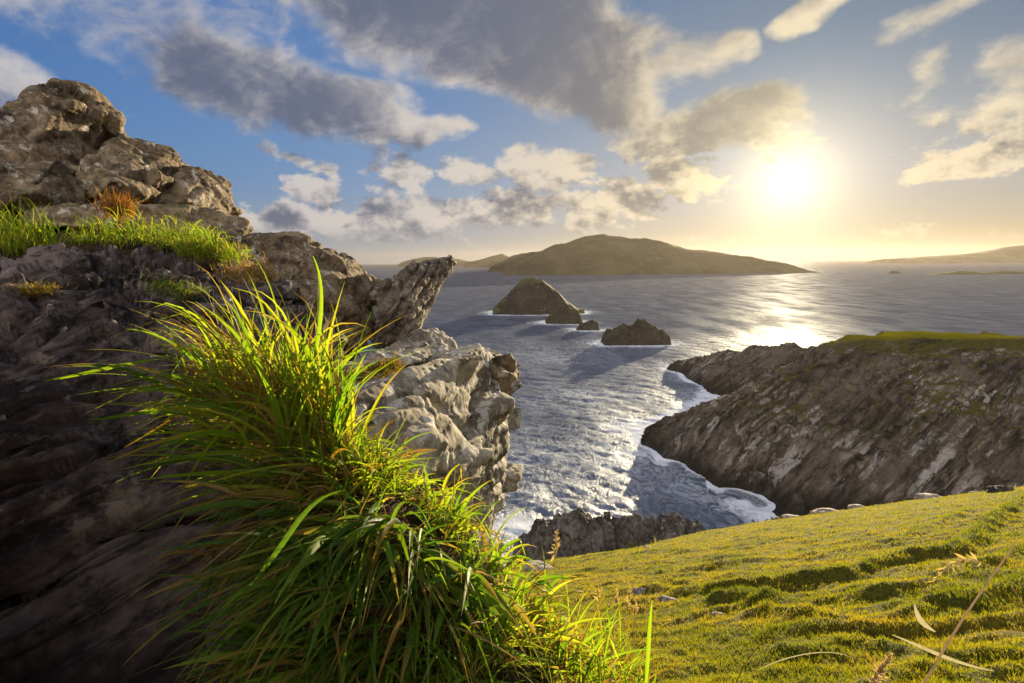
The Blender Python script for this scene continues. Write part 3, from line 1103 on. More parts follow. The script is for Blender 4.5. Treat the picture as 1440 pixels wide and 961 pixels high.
# ------------------------------------------------------------------ foreground rocks
def rock(name, hulls, voxel, mat, label, cat='rock', amp=1.0, strata=None, seed=1, group=None, fac=(1.6, .10), fine=.025, parent=None, pit=.0, blocks=0, bsize=.4, within=99.0):
    """hulls: convex lumps as lists of (px, py, distance) corner points; they are fused, then weathered"""
    bm = bmesh.new()
    for hl in hulls:
        vs = [bm.verts.new(P(*a)) for a in hl]
        r = bmesh.ops.convex_hull(bm, input=vs)
        junk = {e for e in r['geom_interior'] + r['geom_unused'] if isinstance(e, bmesh.types.BMVert)}
        bmesh.ops.delete(bm, geom=list(junk), context='VERTS')
    if blocks:
        # joint blocks: angular lumps lying in the bedding, half sunk in the mass
        rng = np.random.default_rng(seed + 300)
        bmesh.ops.recalc_face_normals(bm, faces=bm.faces[:])
        bmesh.ops.triangulate(bm, faces=bm.faces[:])
        fs = bm.faces[:]
        ar = np.array([f.calc_area() for f in fs])
        tri = [np.array([v.co[:] for v in f.verts]) for f in fs]
        nv = [np.array(f.normal[:]) for f in fs]
        bz = np.array(strata[0] if strata else (.2, .1, 1.0)); bz = bz / np.linalg.norm(bz)
        bx = np.cross(bz, [.25, 1.0, .1]); bx /= np.linalg.norm(bx)
        by = np.cross(bz, bx)
        for k in rng.choice(len(fs), blocks, p=ar / ar.sum()):
            w_ = rng.dirichlet((1, 1, 1))
            p_ = w_ @ tri[k]
            n_ = nv[k]
            sz = bsize * rng.uniform(.4, 1.15)
            dm = np.array([sz * rng.uniform(.6, 1.2), sz * rng.uniform(.6, 1.2), sz * rng.uniform(.3, .75)])
            if p_[0] > within - .42 * sz: continue
            p_ = p_ - n_ * sz * rng.uniform(.42, .58)
            th_ = rng.normal() * .35
            b1 = bx * math.cos(th_) + by * math.sin(th_)
            b2 = by * math.cos(th_) - bx * math.sin(th_)
            b3 = bz + rng.normal(size=3) * .12
            vs = []
            for ix in (-1, 1):
                for iy in (-1, 1):
                    for iz in (-1, 1):
                        jj = np.array([ix, iy, iz]) * dm * (.5 + rng.uniform(-.16, .10, 3))
                        vs.append(bm.verts.new(p_ + b1 * jj[0] + b2 * jj[1] + b3 * jj[2]))
            bmesh.ops.convex_hull(bm, input=vs)
    bmesh.ops.recalc_face_normals(bm, faces=bm.faces[:])
    me = bpy.data.meshes.new(name)
    bm.to_mesh(me)
    bm.free()
    tmp = bpy.data.objects.new('tmp', me)
    COL.objects.link(tmp)
    md = tmp.modifiers.new('r', 'REMESH')
    md.mode = 'VOXEL'
    md.voxel_size = voxel
    sm = tmp.modifiers.new('s', 'SMOOTH')
    sm.factor = .5
    sm.iterations = 2 if blocks else 3
    dg = bpy.context.evaluated_depsgraph_get()
    m2 = bpy.data.meshes.new_from_object(tmp.evaluated_get(dg))
    bpy.data.objects.remove(tmp)
    n = len(m2.vertices)
    V = np.zeros(n * 3, np.float32)
    N = np.zeros(n * 3, np.float32)
    m2.vertices.foreach_get('co', V)
    m2.vertices.foreach_get('normal', N)
    V = V.reshape(-1, 3).astype(float)
    N = N.reshape(-1, 3)
    q = V - np.array([0, 0, H])
    wq = q + .07 * np.stack([fbm(q * 1.6, 3, seed=seed + 71), fbm(q * 1.6, 3, seed=seed + 72), fbm(q * 1.6, 3, seed=seed + 73)], 1)
    sv = np.array(strata[0] if strata else (.2, .1, 1.0)); sv /= np.linalg.norm(sv)
    sx = np.cross(sv, [0, 1.0, .1]); sx /= np.linalg.norm(sx)
    sy = np.cross(sv, sx)
    bed = np.stack([wq @ sx, wq @ sy, wq @ sv * 1.9], 1)
    t1, c1, e1 = facets(bed * fac[0], seed)
    t2, c2, e2 = facets(bed * fac[0] * 2.6 + 3.3, seed + 5)
    t3, c3, e3 = facets(bed * fac[0] * 6.5 + 7.7, seed + 8)
    d = fac[1] * (1.05 * t1 + .55 * c1) + fac[1] * (.42 * t2 + .20 * c2) + fac[1] * (.15 * t3 + .07 * c3)
    d -= fac[1] * .30 * (1 - sstep(0, .07, e1)) + fac[1] * .10 * (1 - sstep(0, .08, e2))
    d += fine * .9 * fbm(q * 3.0, 5, seed=seed + 20, gain=.55) + fine * .35 * fbm(q * 19, 3, seed=seed + 28)
    t4, c4, e4 = facets(bed * fac[0] * 13.0 + 1.9, seed + 11)
    d += fac[1] * (.06 * t4 + .035 * c4)
    if pit: d -= pit * sstep(.25, .6, pn(q * 4.2, seed + 40)) + pit * .5 * sstep(.2, .5, pn(q * 9, seed + 41))
    if strata:
        sv, fr, sa = strata
        sv = np.array(sv) / np.linalg.norm(sv)
        c = q @ sv * fr + .8 * fbm(q * .9, 3, seed=seed + 30)
        fr_ = c - np.floor(c)
        lay = _hash(np.floor(c).astype(np.int64), np.zeros(n, np.int64), np.zeros(n, np.int64), seed) % 1000 / 1000
        d += sa * ((lay - .5) - .8 * sstep(.22, .0, np.minimum(fr_, 1 - fr_)))
    V2 = V + N * (d * amp)[:, None]
    m2.vertices.foreach_set('co', V2.astype(np.float32).ravel())
    m2.polygons.foreach_set('use_smooth', np.ones(len(m2.polygons), bool))
    m2.materials.clear()
    m2.materials.append(mat)
    m2.update()
    m2.name = name
    b = V2.min(0), V2.max(0)
    o = link(name, m2, ((b[0][0] + b[1][0]) / 2, (b[0][1] + b[1][1]) / 2, b[0][2]), parent)
    if not parent: tag(o, label, cat, group)
    return o


def lump(out, th, sh=.82, bulge=None):
    """a lump from its visible corner points plus a back face th metres farther, slightly smaller"""
    c = np.mean([(a[0], a[1]) for a in out], axis=0)
    back = [(c[0] + (a[0] - c[0]) * sh, c[1] + (a[1] - c[1]) * sh, a[2] + th) for a in out]
    return list(out) + back + (bulge or [])


# the big boulder pile, upper left
rock('boulder', [
    lump([(-90, 190, 7.6), (0, 150, 8.2), (45, 128, 8.6), (78, 119, 8.8), (122, 124, 9.2), (150, 152, 9.6), (168, 178, 9.9), (172, 215, 9.6), (120, 262, 8.6), (0, 285, 7.6), (-90, 290, 7.2)], 2.4, .85, [(60, 180, 8.3)]),
    lump([(-90, 250, 7.0), (20, 235, 7.5), (80, 222, 7.9), (112, 235, 8.2), (140, 290, 8.3), (60, 330, 7.8), (-90, 340, 7.0)], 2.0, .9, [(40, 270, 7.2)])],
    .035, M_BOULDER, 'tallest brown lichen covered boulder at the top of the outcrop, upper left', 'boulder', 1.0, ((.35, .1, 1), 1.5, .06), 3, fac=(.85, .09), fine=.028, blocks=60, bsize=.95)
rock('boulder', [lump([(98, 240, 8.2), (150, 206, 8.8), (172, 192, 9.2), (206, 204, 9.5), (250, 213, 9.9), (257, 236, 10.0), (240, 262, 9.7), (215, 292, 9.2), (130, 310, 8.4), (105, 265, 8.0)], 1.6, .85, [(180, 245, 8.6)])],
     .03, M_BOULDER, 'rounded pale boulder leaning right in the middle of the boulder pile', 'boulder', 1.0, ((.35, .1, 1), 1.8, .05), 9, fac=(1.0, .07), fine=.024, blocks=26, bsize=.75)
rock('boulder', [lump([(190, 300, 8.8), (225, 262, 9.4), (255, 236, 9.8), (288, 241, 10.1), (318, 262, 10.4), (327, 288, 10.4), (322, 306, 10.2), (270, 325, 9.5), (200, 325, 8.9)], 1.4, .85, [(260, 280, 9.2)])],
     .03, M_BOULDER, 'mossy topped boulder at the right end of the boulder pile', 'boulder', 1.0, ((.35, .1, 1), 2, .05), 14, fac=(1.1, .06), fine=.024, blocks=22, bsize=.7)
rock('rock_ledge', [lump([(30, 293, 7.2), (140, 284, 7.6), (240, 292, 8.2), (335, 304, 9.0), (357, 322, 9.0), (340, 338, 8.5), (200, 330, 7.6), (20, 315, 7.0)], 1.6, .95)],
     .03, M_BOULDER, 'flat grey ledge of rock under the boulder pile', 'rock', .8, ((.1, .1, 1), 5, .05), 17, fac=(1.5, .07), fine=.03)
rock('rock_ledge', [lump([(300, 338, 6.8), (380, 333, 7.2), (432, 335, 7.6), (449, 347, 7.7), (446, 410, 7.0), (380, 430, 6.6), (300, 400, 6.3)], 1.3, .95)],
     .025, M_BOULDER, 'low brown ledge between the boulder pile and the lichened rock', 'rock', .8, ((.15, .1, 1), 5, .05), 19, fac=(1.8, .08), fine=.03)
rock('rock', [lump([(405, 385, 5.6), (430, 362, 6.0), (478, 354, 6.6), (500, 366, 6.9), (522, 398, 7.0), (546, 428, 7.0), (540, 462, 6.7), (520, 485, 6.4), (440, 500, 5.4), (400, 440, 5.2)], 1.5, .85, [(470, 420, 5.7)])],
     .022, M_BOULDER, 'rough lichened brown rock just left of the pointed beak rock', 'rock', 1.0, ((.5, .2, 1), 2.5, .05), 23, fac=(1.3, .06), fine=.022, pit=.01, blocks=34, bsize=.55)
rock('pointed_rock', [lump([(522, 408, 6.4), (552, 388, 6.6), (580, 368, 6.9), (606, 366, 7.2), (634, 364, 7.5), (634, 378, 7.5), (612, 418, 7.2), (597, 452, 6.9), (583, 480, 6.6), (525, 490, 6.1), (545, 440, 6.2)], .75, .85, [(575, 410, 6.45)])],
     .018, M_BEAK, 'dark striated rock jutting up to the right like a beak', 'rock', .9, ((.62, .2, -.62), 9, .06), 27, fac=(1.4, .07), fine=.022)
rock('rock', [lump([(560, 482, 5.6), (590, 466, 5.9), (612, 463, 6.1), (636, 476, 6.2), (646, 494, 6.1), (610, 516, 5.6), (545, 520, 5.2), (520, 500, 5.3)], .8, .85)],
     .02, M_PALE, 'small rounded grey rock at the foot of the beak rock', 'rock', .8, None, 31, fac=(2.5, .06), fine=.02)
rock('rock_ledge', [lump([(455, 530, 4.3), (500, 505, 4.8), (560, 492, 5.2), (600, 482, 5.5), (612, 500, 5.4), (560, 520, 4.9), (480, 552, 4.2)], 1.0, .9)],
     .018, M_PALE, 'bluish grey slab lying beside the yellow stonecrop', 'rock', .7, ((.2, -.1, 1), 7, .03), 35, fac=(2.5, .05), fine=.02)
rock('cliff_rock', [
    lump([(484, 558, 3.3), (540, 530, 3.7), (600, 508, 4.2), (640, 492, 4.7), (676, 485, 5.2), (692, 500, 5.35), (700, 540, 5.3), (692, 600, 5.2), (640, 600, 4.5), (560, 620, 3.6), (486, 600, 3.2)], 1.6, .9, [(600, 555, 3.85)]),
    lump([(500, 590, 3.2), (560, 580, 3.5), (640, 575, 4.4), (714, 580, 5.3), (716, 625, 5.3), (704, 690, 5.2), (690, 732, 5.1), (640, 735, 4.3), (560, 740, 3.6), (500, 720, 3.1)], 1.6, .95, [(610, 650, 3.8)]),
    lump([(640, 640, 4.4), (716, 610, 5.3), (690, 735, 5.1), (660, 860, 4.6), (560, 880, 3.6), (520, 740, 3.3)], 1.4, .95)],
    .018, M_PALE, 'big pale lichen crusted cliff rock dropping to the sea at centre', 'rock', 1.0, ((.2, -.1, 1), 2.6, .06), 41, fac=(1.0, .035), fine=.014, pit=.012, blocks=85, bsize=.55, within=-.06)
rock('rock', [lump([(668, 510, 5.25), (700, 499, 5.4), (720, 495, 5.6), (729, 508, 5.65), (727, 530, 5.6), (714, 552, 5.45), (690, 560, 5.25)], .7, .85)],
     .016, M_BOULDER, 'brown knob of rock on the seaward corner of the big cliff rock', 'rock', .9, ((.3, .1, 1), 6, .04), 47, fac=(3.0, .02), fine=.012, blocks=10, bsize=.22)
rock('rock', [lump([(712, 548, 5.5), (733, 538, 5.7), (735, 543, 5.7), (714, 558, 5.5)], .25, .9)], .012, M_BEAK, 'thin dark flake sticking out toward the sea below the brown knob', 'rock', .5, None, 49, fac=(4, .03), fine=.01)

rock('earth_ledge', [[(-120, 345, 6.0), (60, 345, 6.2), (200, 338, 6.8), (300, 350, 7.0), (345, 380, 6.8), (-120, 420, 5.4), (340, 430, 6.2), (-120, 310, 8.5), (300, 318, 9.0), (300, 420, 9.0), (-120, 420, 8.5)]],
     .04, M_EARTH, 'dark earth under the grass on the ledge below the boulders', 'earth', .8, None, 55, fac=(2, .06), fine=.03)

# the dark layered slab on the left
SL = [(-260, 372, 5.4), (-120, 366, 5.2), (0, 368, 5.2), (80, 362, 5.3), (150, 350, 5.7), (240, 345, 6.3), (330, 368, 6.3), (400, 385, 5.8), (450, 440, 5.2), (490, 500, 4.6), (560, 520, 4.6),
      (-200, 430, 4.1), (0, 430, 4.0), (150, 425, 4.2), (300, 425, 4.5), (400, 470, 4.1),
      (-200, 520, 3.1), (0, 520, 3.1), (150, 520, 3.2), (300, 520, 3.35), (450, 560, 3.3), (560, 600, 3.0),
      (-200, 650, 2.5), (0, 650, 2.45), (200, 650, 2.5), (350, 650, 2.5), (500, 660, 2.4), (620, 700, 2.3),
      (-200, 800, 2.1), (0, 800, 2.05), (200, 800, 2.05), (400, 800, 1.95), (560, 790, 1.95), (700, 800, 2.0),
      (-200, 961, 1.8), (0, 961, 1.8), (250, 961, 1.75), (500, 961, 1.65), (700, 961, 1.65), (0, 1150, 1.5), (300, 1150, 1.4), (600, 1150, 1.4), (-200, 1150, 1.5)]


def slab_depth():
    s = np.array(SL, float)
    return RBF(s[:, :2] / 300, np.log(s[:, 2]))


SD = slab_depth()


def slab_pt(px, py):
    d = np.exp(SD(np.array([[px / 300, py / 300]])))[0]
    return P(px, py, d)


def build_slab():
    pxs = np.linspace(-240, 478, 480)
    t = np.linspace(0, 1, 460)
    gx, gt = np.meshgrid(pxs, t, indexing='ij')
    top = np.interp(gx, [-240, 0, 60, 120, 190, 250, 300, 340, 400, 450, 500, 560], [370, 366, 362, 354, 348, 345, 352, 372, 392, 440, 505, 560])
    gy = top + (1130 - top) * gt
    d = np.exp(SD(np.stack([gx.ravel(), gy.ravel()], 1) / 300))
    D = fw[None] + rt[None] * ((gx.ravel() - 720) / FPX)[:, None] + up[None] * ((480.5 - gy.ravel()) / FPX)[:, None]
    V = np.array([0, 0, H]) + D * (d / D[:, 1])[:, None]
    q = V - np.array([0, 0, H])
    # back skirt: the slab turns down behind its upper edge
    nu, nv = gx.shape
    me = mesh_from('x', V, grid_faces(nu, nv))
    N = np.zeros(len(V) * 3, np.float32)
    me.vertices.foreach_get('normal', N)
    N = N.reshape(-1, 3)
    if N[:, 2].mean() < 0: N = -N
    ax = np.array([.9, .35, .22]); ax /= np.linalg.norm(ax)     # bedding runs up to the right
    nn = np.array([-.3, -.35, .89]); nn /= np.linalg.norm(nn)
    cc = np.cross(ax, nn)
    sq = np.stack([q @ ax * .42, q @ nn * 2.6, q @ cc * 2.1], 1)
    sq += .35 * np.stack([fbm(q * .7, 3, seed=91), fbm(q * .7, 3, seed=92), fbm(q * .7, 3, seed=93)], 1)
    gv = 1 - np.minimum(1, np.abs(pn(sq * np.array([.45, .75, .75]), 81)) * 2.6)
    gv2 = 1 - np.minimum(1, np.abs(pn(sq * np.array([.6, 1.7, 1.7]), 82)) * 2.6)
    dd = -.15 * gv ** 2.2 - .07 * gv2 ** 2.5 + .12 * fbm(sq * np.array([.4, .8, .8]), 3, seed=83) + .030 * fbm(sq * np.array([1.2, 3.5, 3.5]), 4, seed=84) + .008 * fbm(q * 9, 3, seed=86)
    t1, c1, e1 = facets(sq * np.array([.5, .9, .9]), 88)
    t2, c2, e2 = facets(sq * np.array([1.0, 2.4, 2.4]) + 5.1, 89)
    t3, c3, e3 = facets(sq * np.array([2.2, 6.0, 6.0]) + 2.7, 90)
    dd += .022 * t3 + .012 * c3 - .006 * (1 - sstep(0, .1, e3))
    dd += .13 * t1 + .07 * c1 - .05 * (1 - sstep(0, .08, e1)) + .05 * t2 + .025 * c2 - .015 * (1 - sstep(0, .1, e2))
    V = V + N * (dd * np.clip(d / 3.0, .5, 1.15))[:, None]
    # thickness: a turned-down back edge and a closed underside
    Vg = V.reshape(nu, nv, 3)
    back1 = Vg[:, 0] + np.array([-.05, .35, -.12])
    back2 = Vg[:, 0] + np.array([-.1, .6, -1.3])
    Vall = np.concatenate([back2[:, None], back1[:, None], Vg], 1).reshape(-1, 3)
    bpy.data.meshes.remove(me)
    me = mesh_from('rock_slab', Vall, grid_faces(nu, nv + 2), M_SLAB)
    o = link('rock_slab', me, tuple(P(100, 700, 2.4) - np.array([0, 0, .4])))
    # unseen rock wall added by the camera's left shoulder to block sky light
    bm = bmesh.new()
    bm.from_mesh(me)
    wv = [bm.verts.new(Vector(p) - o.location) for p in ((-1.5, .9, H + .5), (-1.3, -.6, H + 1.5), (-1.2, -3, H + 1.6), (-1.5, 1.0, H - 2.8), (-1.0, -.5, H - 2.8), (-.7, -3.5, H - 2.8), (-5, 2.0, H + 1.8), (-5, -.5, H + 3.2), (-4, -5, H + 2.6), (-5, 2, H - 3), (-5, -5, H - 3), (-.6, -5, H + 1.4), (-.4, -5, H - 2.8))]
    bmesh.ops.convex_hull(bm, input=wv)
    bm.to_mesh(me)
    bm.free()
    md = o.modifiers.new('solid', 'SOLIDIFY')
    md.thickness = .25
    md.offset = 1
    tag(o, 'dark purplish layered slab of rock in shade along the left', 'rock')
    return o


slab = build_slab()

# the earth bank the big tufts grow from
rock('earth_bank', [
    [(440, 575, 2.5), (500, 590, 2.5), (560, 650, 2.3), (620, 720, 2.15), (520, 700, 1.9), (440, 650, 2.0), (400, 600, 2.4), (400, 750, 2.3), (600, 800, 2.6), (480, 620, 3.2)],
    [(440, 680, 1.95), (540, 690, 1.9), (640, 740, 2.05), (740, 850, 1.95), (840, 980, 1.9), (900, 1100, 1.85), (640, 880, 1.55), (500, 850, 1.6), (400, 980, 1.55), (400, 1150, 1.5), (700, 1150, 1.5), (600, 1000, 2.6), (800, 1100, 2.6), (500, 760, 2.6)]],
    .03, M_EARTH, 'dark earth bank under the foreground grass tufts', 'bank', .6, None, 61, fac=(3, .05), fine=.03)


def earth_top(px, py, d):
    return P(px, py, d)


WIND = np.array([-.55, -.10, 0])


def tuft(name, label, spots, nb, Lr, Wr, mat=None, dirs=None, dry_frac=.14, seed=0, spread=.5, droop=.9, segs=9, heads=0, group=None, cat='grass tuft', up_=1.0, wind=1.0, thatch=0, drymat=None):
    """spots: [(px, py, dist, radius_px)] root patches; dirs: lean (x, y) per spot"""
    rng = np.random.default_rng(seed)
    k = rng.choice(len(spots), nb, p=np.array([s[4] if len(s) > 4 else 1 for s in spots]) / sum(s[4] if len(s) > 4 else 1 for s in spots))
    c = np.array([P(*s[:3]) for s in spots])
    rad = np.array([s[3] / FPX * s[2] for s in spots])
    lean = np.array(dirs if dirs else [(0, 0)] * len(spots), float)
    off = rng.normal(size=(nb, 3)) * rad[k][:, None] * .55
    off[:, 2] *= .55
    roots = c[k] + off
    th = rng.uniform(0, 2 * math.pi, nb)
    a = np.abs(rng.normal(size=nb)) * spread
    d0 = np.stack([np.cos(th) * a + lean[k, 0], np.sin(th) * a * .8 + lean[k, 1], np.full(nb, up_)], 1)
    L = rng.uniform(*Lr, nb) * (.7 + .3 * rng.random(nb))
    W = Wr[0] + (Wr[1] - Wr[0]) * rng.random(nb) ** 1.8
    dr = droop * (.4 + .9 * rng.random(nb))
    bend = np.stack([d0[:, 0] * .8, d0[:, 1] * .5, -dr * 1.5], 1) + WIND * (wind * (.4 + 1.0 * rng.random(nb)))[:, None]
    isdry = rng.random(nb) < dry_frac
    base = c.mean(0)
    e = empty(name, base)
    tag(e, label, cat, group)
    if thatch:
        kt = rng.integers(0, nb, thatch)
        dt = d0[kt] * .8 + rng.normal(size=(thatch, 3)) * np.array([.75, .6, .35])
        blade_obj('dead_thatch', [blades(roots[kt] + rng.normal(size=(thatch, 3)) * .02, dt, L[kt] * rng.uniform(.25, .6, thatch), rng.uniform(.0015, .0045, thatch), rng.normal(size=(thatch, 3)) * .8 + np.array([0, 0, -.7]), 5, seed + 3)], M_THATCH, base, e)
    g = ~isdry
    pr = [blades(roots[g], d0[g], L[g], W[g], bend[g], segs, seed + 1)]
    blade_obj('green_blades', pr, mat or M_BLADE, base, e)
    if isdry.any():
        pr = [blades(roots[isdry], d0[isdry], L[isdry] * .85, W[isdry] * .75, bend[isdry] * 1.1, segs, seed + 2)]
        blade_obj('dry_blades', pr, drymat or M_DRY, base, e)
    return e


# big bright tuft
tuft('grass_tuft', 'tallest bright green grass tuft rising in the sun against the brown rock', [(415, 600, 2.1, 55, 2), (380, 570, 2.25, 50, 1.3), (330, 540, 2.4, 50, .8), (445, 640, 2.0, 40, 1.3)], 600, (.24, .66), (.005, .026), dirs=[(.02, .0), (-.1, 0), (-.3, 0), (.06, 0)], thatch=900, seed=102, spread=.30, droop=.55, dry_frac=.26, wind=.42)
tuft('grass_tuft', 'tuft of long blades combed left over the dark slab', [(370, 620, 2.05, 60), (320, 570, 2.25, 50), (420, 670, 1.9, 60)], 190, (.28, .62), (.005, .026), dirs=[(-.7, -.2), (-.7, -.1), (-.7, -.3)], thatch=350, seed=111, spread=.65, droop=.75, dry_frac=.16, up_=.65)
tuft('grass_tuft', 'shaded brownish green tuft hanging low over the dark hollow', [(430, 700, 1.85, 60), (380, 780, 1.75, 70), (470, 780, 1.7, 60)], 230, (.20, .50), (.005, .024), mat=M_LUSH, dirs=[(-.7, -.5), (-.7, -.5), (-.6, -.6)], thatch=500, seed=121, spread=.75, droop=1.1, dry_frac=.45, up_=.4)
tuft('grass_tuft', 'golden tipped tuft spilling over the cliff rock beside the sea', [(490, 650, 2.2, 36), (530, 685, 2.15, 36), (570, 725, 2.1, 40), (480, 670, 2.0, 45), (500, 700, 1.95, 40)], 800, (.12, .34), (.006, .016), dirs=[(.2, -.1), (.3, -.1), (.25, -.1), (-.1, -.2), (.1, -.3)], thatch=700, seed=131, spread=.55, droop=.7, dry_frac=.24, wind=.2)
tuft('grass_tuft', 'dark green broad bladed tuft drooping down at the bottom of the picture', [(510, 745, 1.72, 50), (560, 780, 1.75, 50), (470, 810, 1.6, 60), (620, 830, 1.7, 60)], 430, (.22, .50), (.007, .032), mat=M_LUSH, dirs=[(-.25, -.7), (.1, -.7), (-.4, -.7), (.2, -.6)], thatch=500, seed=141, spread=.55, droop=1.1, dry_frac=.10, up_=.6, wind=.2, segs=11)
tuft('grass_tuft', 'leafy green tuft between the drooping tuft and the slope', [(620, 770, 2.0, 45), (670, 830, 1.9, 55), (730, 890, 1.9, 55), (780, 950, 1.85, 60), (670, 910, 1.65, 60)], 900, (.12, .36), (.005, .022), dirs=[(.15, -.2)] * 5, thatch=900, seed=151, spread=.6, droop=.7, dry_frac=.20, wind=.2)
tuft('grass_tuft', 'low tuft with reddish dry blades at the bottom edge beside the slope', [(820, 965, 2.1, 70), (875, 1000, 2.2, 60), (760, 990, 1.8, 70), (850, 940, 2.6, 50)], 900, (.12, .34), (.006, .015), dirs=[(.05, -.1)] * 4, thatch=900, seed=161, spread=.45, droop=.5, dry_frac=.24, wind=.2)

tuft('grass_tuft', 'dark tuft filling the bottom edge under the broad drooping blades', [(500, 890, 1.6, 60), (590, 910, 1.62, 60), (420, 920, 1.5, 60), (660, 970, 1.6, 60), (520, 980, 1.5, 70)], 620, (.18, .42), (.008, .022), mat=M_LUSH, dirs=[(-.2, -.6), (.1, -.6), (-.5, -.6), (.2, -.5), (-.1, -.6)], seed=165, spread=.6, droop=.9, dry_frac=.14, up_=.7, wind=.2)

# grass on the ledge under the boulders
tuft('grass_tuft', 'dark green tuft at the far left on the ledge below the boulders', [(0, 345, 6.0, 40), (35, 352, 6.0, 35), (-60, 345, 6.0, 40)], 520, (.25, .62), (.008, .014), mat=M_BLADE, dirs=[(0, 0), (.1, 0), (0, 0)], seed=171, spread=.3, droop=.45, dry_frac=.12, segs=6)
tuft('grass_tuft', 'bright green cushion of grass on the ledge below the rusty plant', [(150, 338, 6.6, 35), (195, 336, 6.8, 35), (240, 340, 6.8, 30), (280, 345, 6.8, 28), (120, 345, 6.5, 20, .3)], 1200, (.10, .30), (.007, .012), dirs=[(.1, 0)] * 5, seed=181, spread=.4, droop=.6, dry_frac=.10, segs=6)
tuft('grass_tuft', 'small mossy tuft on the lip of the dark slab', [(300, 352, 6.4, 25), (325, 362, 6.3, 20), (270, 356, 6.3, 20)], 800, (.10, .28), (.006, .010), seed=191, spread=.6, droop=.8, dry_frac=.25, segs=6)
tuft('dry_plant', 'brown dried cushion plant with pale tips at the end of the slab lip', [(345, 385, 5.9, 26), (368, 392, 5.8, 22)], 700, (.08, .20), (.006, .011), mat=M_DRY, seed=201, spread=.8, droop=.5, dry_frac=.35, segs=5, cat='plant', drymat=M_STRAW)
tuft('yellow_plant', 'low yellow flowering stonecrop in the crack between grey slabs', [(500, 532, 4.2, 18), (530, 522, 4.4, 20), (550, 516, 4.55, 14)], 900, (.03, .09), (.008, .016), mat=M_YELLOW, seed=211, spread=1.0, droop=.3, dry_frac=.2, segs=4, cat='plant', wind=0, drymat=M_RUST)
tuft('rusty_plant', 'rusty orange dead plant standing against the boulder pile', [(158, 300, 6.9, 14), (175, 302, 7.0, 12)], 360, (.12, .36), (.008, .016), mat=M_RUST, seed=221, spread=.35, droop=.2, dry_frac=.3, segs=5, cat='plant', wind=.1, drymat=M_DRY)
tuft('moss_cushion', 'brown moss cushion on the dark slab at far left', [(30, 412, 4.25, 18), (60, 410, 4.3, 16)], 900, (.02, .06), (.005, .009), mat=M_YELLOW, seed=231, spread=1.0, droop=.2, dry_frac=.4, segs=3, cat='plant', wind=0)
tuft('moss_cushion', 'grassy moss growing in the slab crack behind the tallest tuft', [(230, 405, 4.7, 22), (260, 412, 4.6, 20)], 700, (.03, .10), (.005, .009), mat=M_LUSH, seed=241, spread=.9, droop=.4, dry_frac=.3, segs=4, cat='plant', wind=.1)


# ------------------------------------------------------------------ single stalks
def tube(pts, radii, nseg=6):
    pts = np.array(pts, float)
    n = len(pts)
    V, F = [], []
    for i in range(n):
        d = pts[min(i + 1, n - 1)] - pts[max(i - 1, 0)]
        d /= np.linalg.norm(d)
        a = np.cross(d, [0.3, 1, .2]); a /= np.linalg.norm(a)
        b = np.cross(d, a)
        for k in range(nseg):
            t = 2 * math.pi * k / nseg
            V.append(pts[i] + (a * math.cos(t) + b * math.sin(t)) * radii[i])
    for i in range(n - 1):
        for k in range(nseg):
            F.append((i * nseg + k, i * nseg + (k + 1) % nseg, (i + 1) * nseg + (k + 1) % nseg, (i + 1) * nseg + k))
    return np.array(V), np.array(F)


def smooth_path(pts, n=24):
    pts = np.array(pts, float)
    t = np.linspace(0, 1, len(pts))
    tt = np.linspace(0, 1, n)
    deg = min(3, len(pts) - 1)
    return np.stack([np.polyval(np.polyfit(t, pts[:, i], deg), tt) for i in range(3)], 1)


def with_bl(V, F, r):
    return V, F, np.tile([[r, .3, .3]], (len(V), 1))


def stalk(name, label, pix, r0, r1, mat, head=None, cat='grass stalk', group=None, seed=0, rnd=.3):
    """a stem along pixel points (px,py,dist); head: (length fraction, spikelet count, size)"""
    pts = smooth_path([P(*a) for a in pix])
    base = pts[0]
    e = empty(name, base)
    tag(e, label, cat, group)
    V, F = tube(pts, np.linspace(r0, r1, len(pts)))
    blade_obj('stem', [with_bl(V, F, rnd)], mat, base, e)
    if head:
        frac, cnt, size = head
        rng = np.random.default_rng(seed)
        i0 = int(len(pts) * (1 - frac))
        idx = rng.uniform(i0, len(pts) - 1, cnt)
        ii = idx.astype(int)
        ax = pts[np.minimum(ii + 1, len(pts) - 1)] - pts[ii]
        roots = pts[ii] + ax * (idx - ii)[:, None]
        ax /= np.linalg.norm(ax, axis=1, keepdims=True) + 1e-9
        d = ax + rng.normal(size=(cnt, 3)) * .42
        tt = (idx - i0) / (len(pts) - i0)
        L = size * (1.15 - .7 * tt) * (.7 + .6 * rng.random(cnt))
        blade_obj('seed_head', [blades(roots, d, L, L * .24, rng.normal(size=(cnt, 3)) * .2, 4, seed, .35, prof=1)], M_STRAW, base, e)
    return e


stalk('grass_stalk', 'long bare straw stalk slanting up across the lower right corner', [(1292, 975, .80), (1340, 893, .80), (1385, 825, .80), (1428, 765, .80)], .0022, .0010, M_STRAW)
stalk('grass_stalk', 'feathery seed head hanging in the air at right above the slope', [(1455, 900, .86), (1430, 838, .86), (1390, 790, .86), (1350, 793, .86), (1312, 818, .86)], .0006, .0005, M_STRAW, (.42, 34, .017), seed=3)
stalk('grass_stalk', 'thick brown seed head rising at the bottom edge left of the long stalk', [(1218, 990, .9), (1228, 960, .9), (1240, 940, .9), (1252, 922, .9)], .0012, .0010, M_STRAW, (.75, 150, .016), seed=5)
stalk('grass_stalk', 'thin dark dry stem leaning right at the bottom of the slope', [(1030, 975, 1.3), (1045, 940, 1.3), (1062, 915, 1.3), (1085, 893, 1.3)], .0014, .0008, M_DRY)


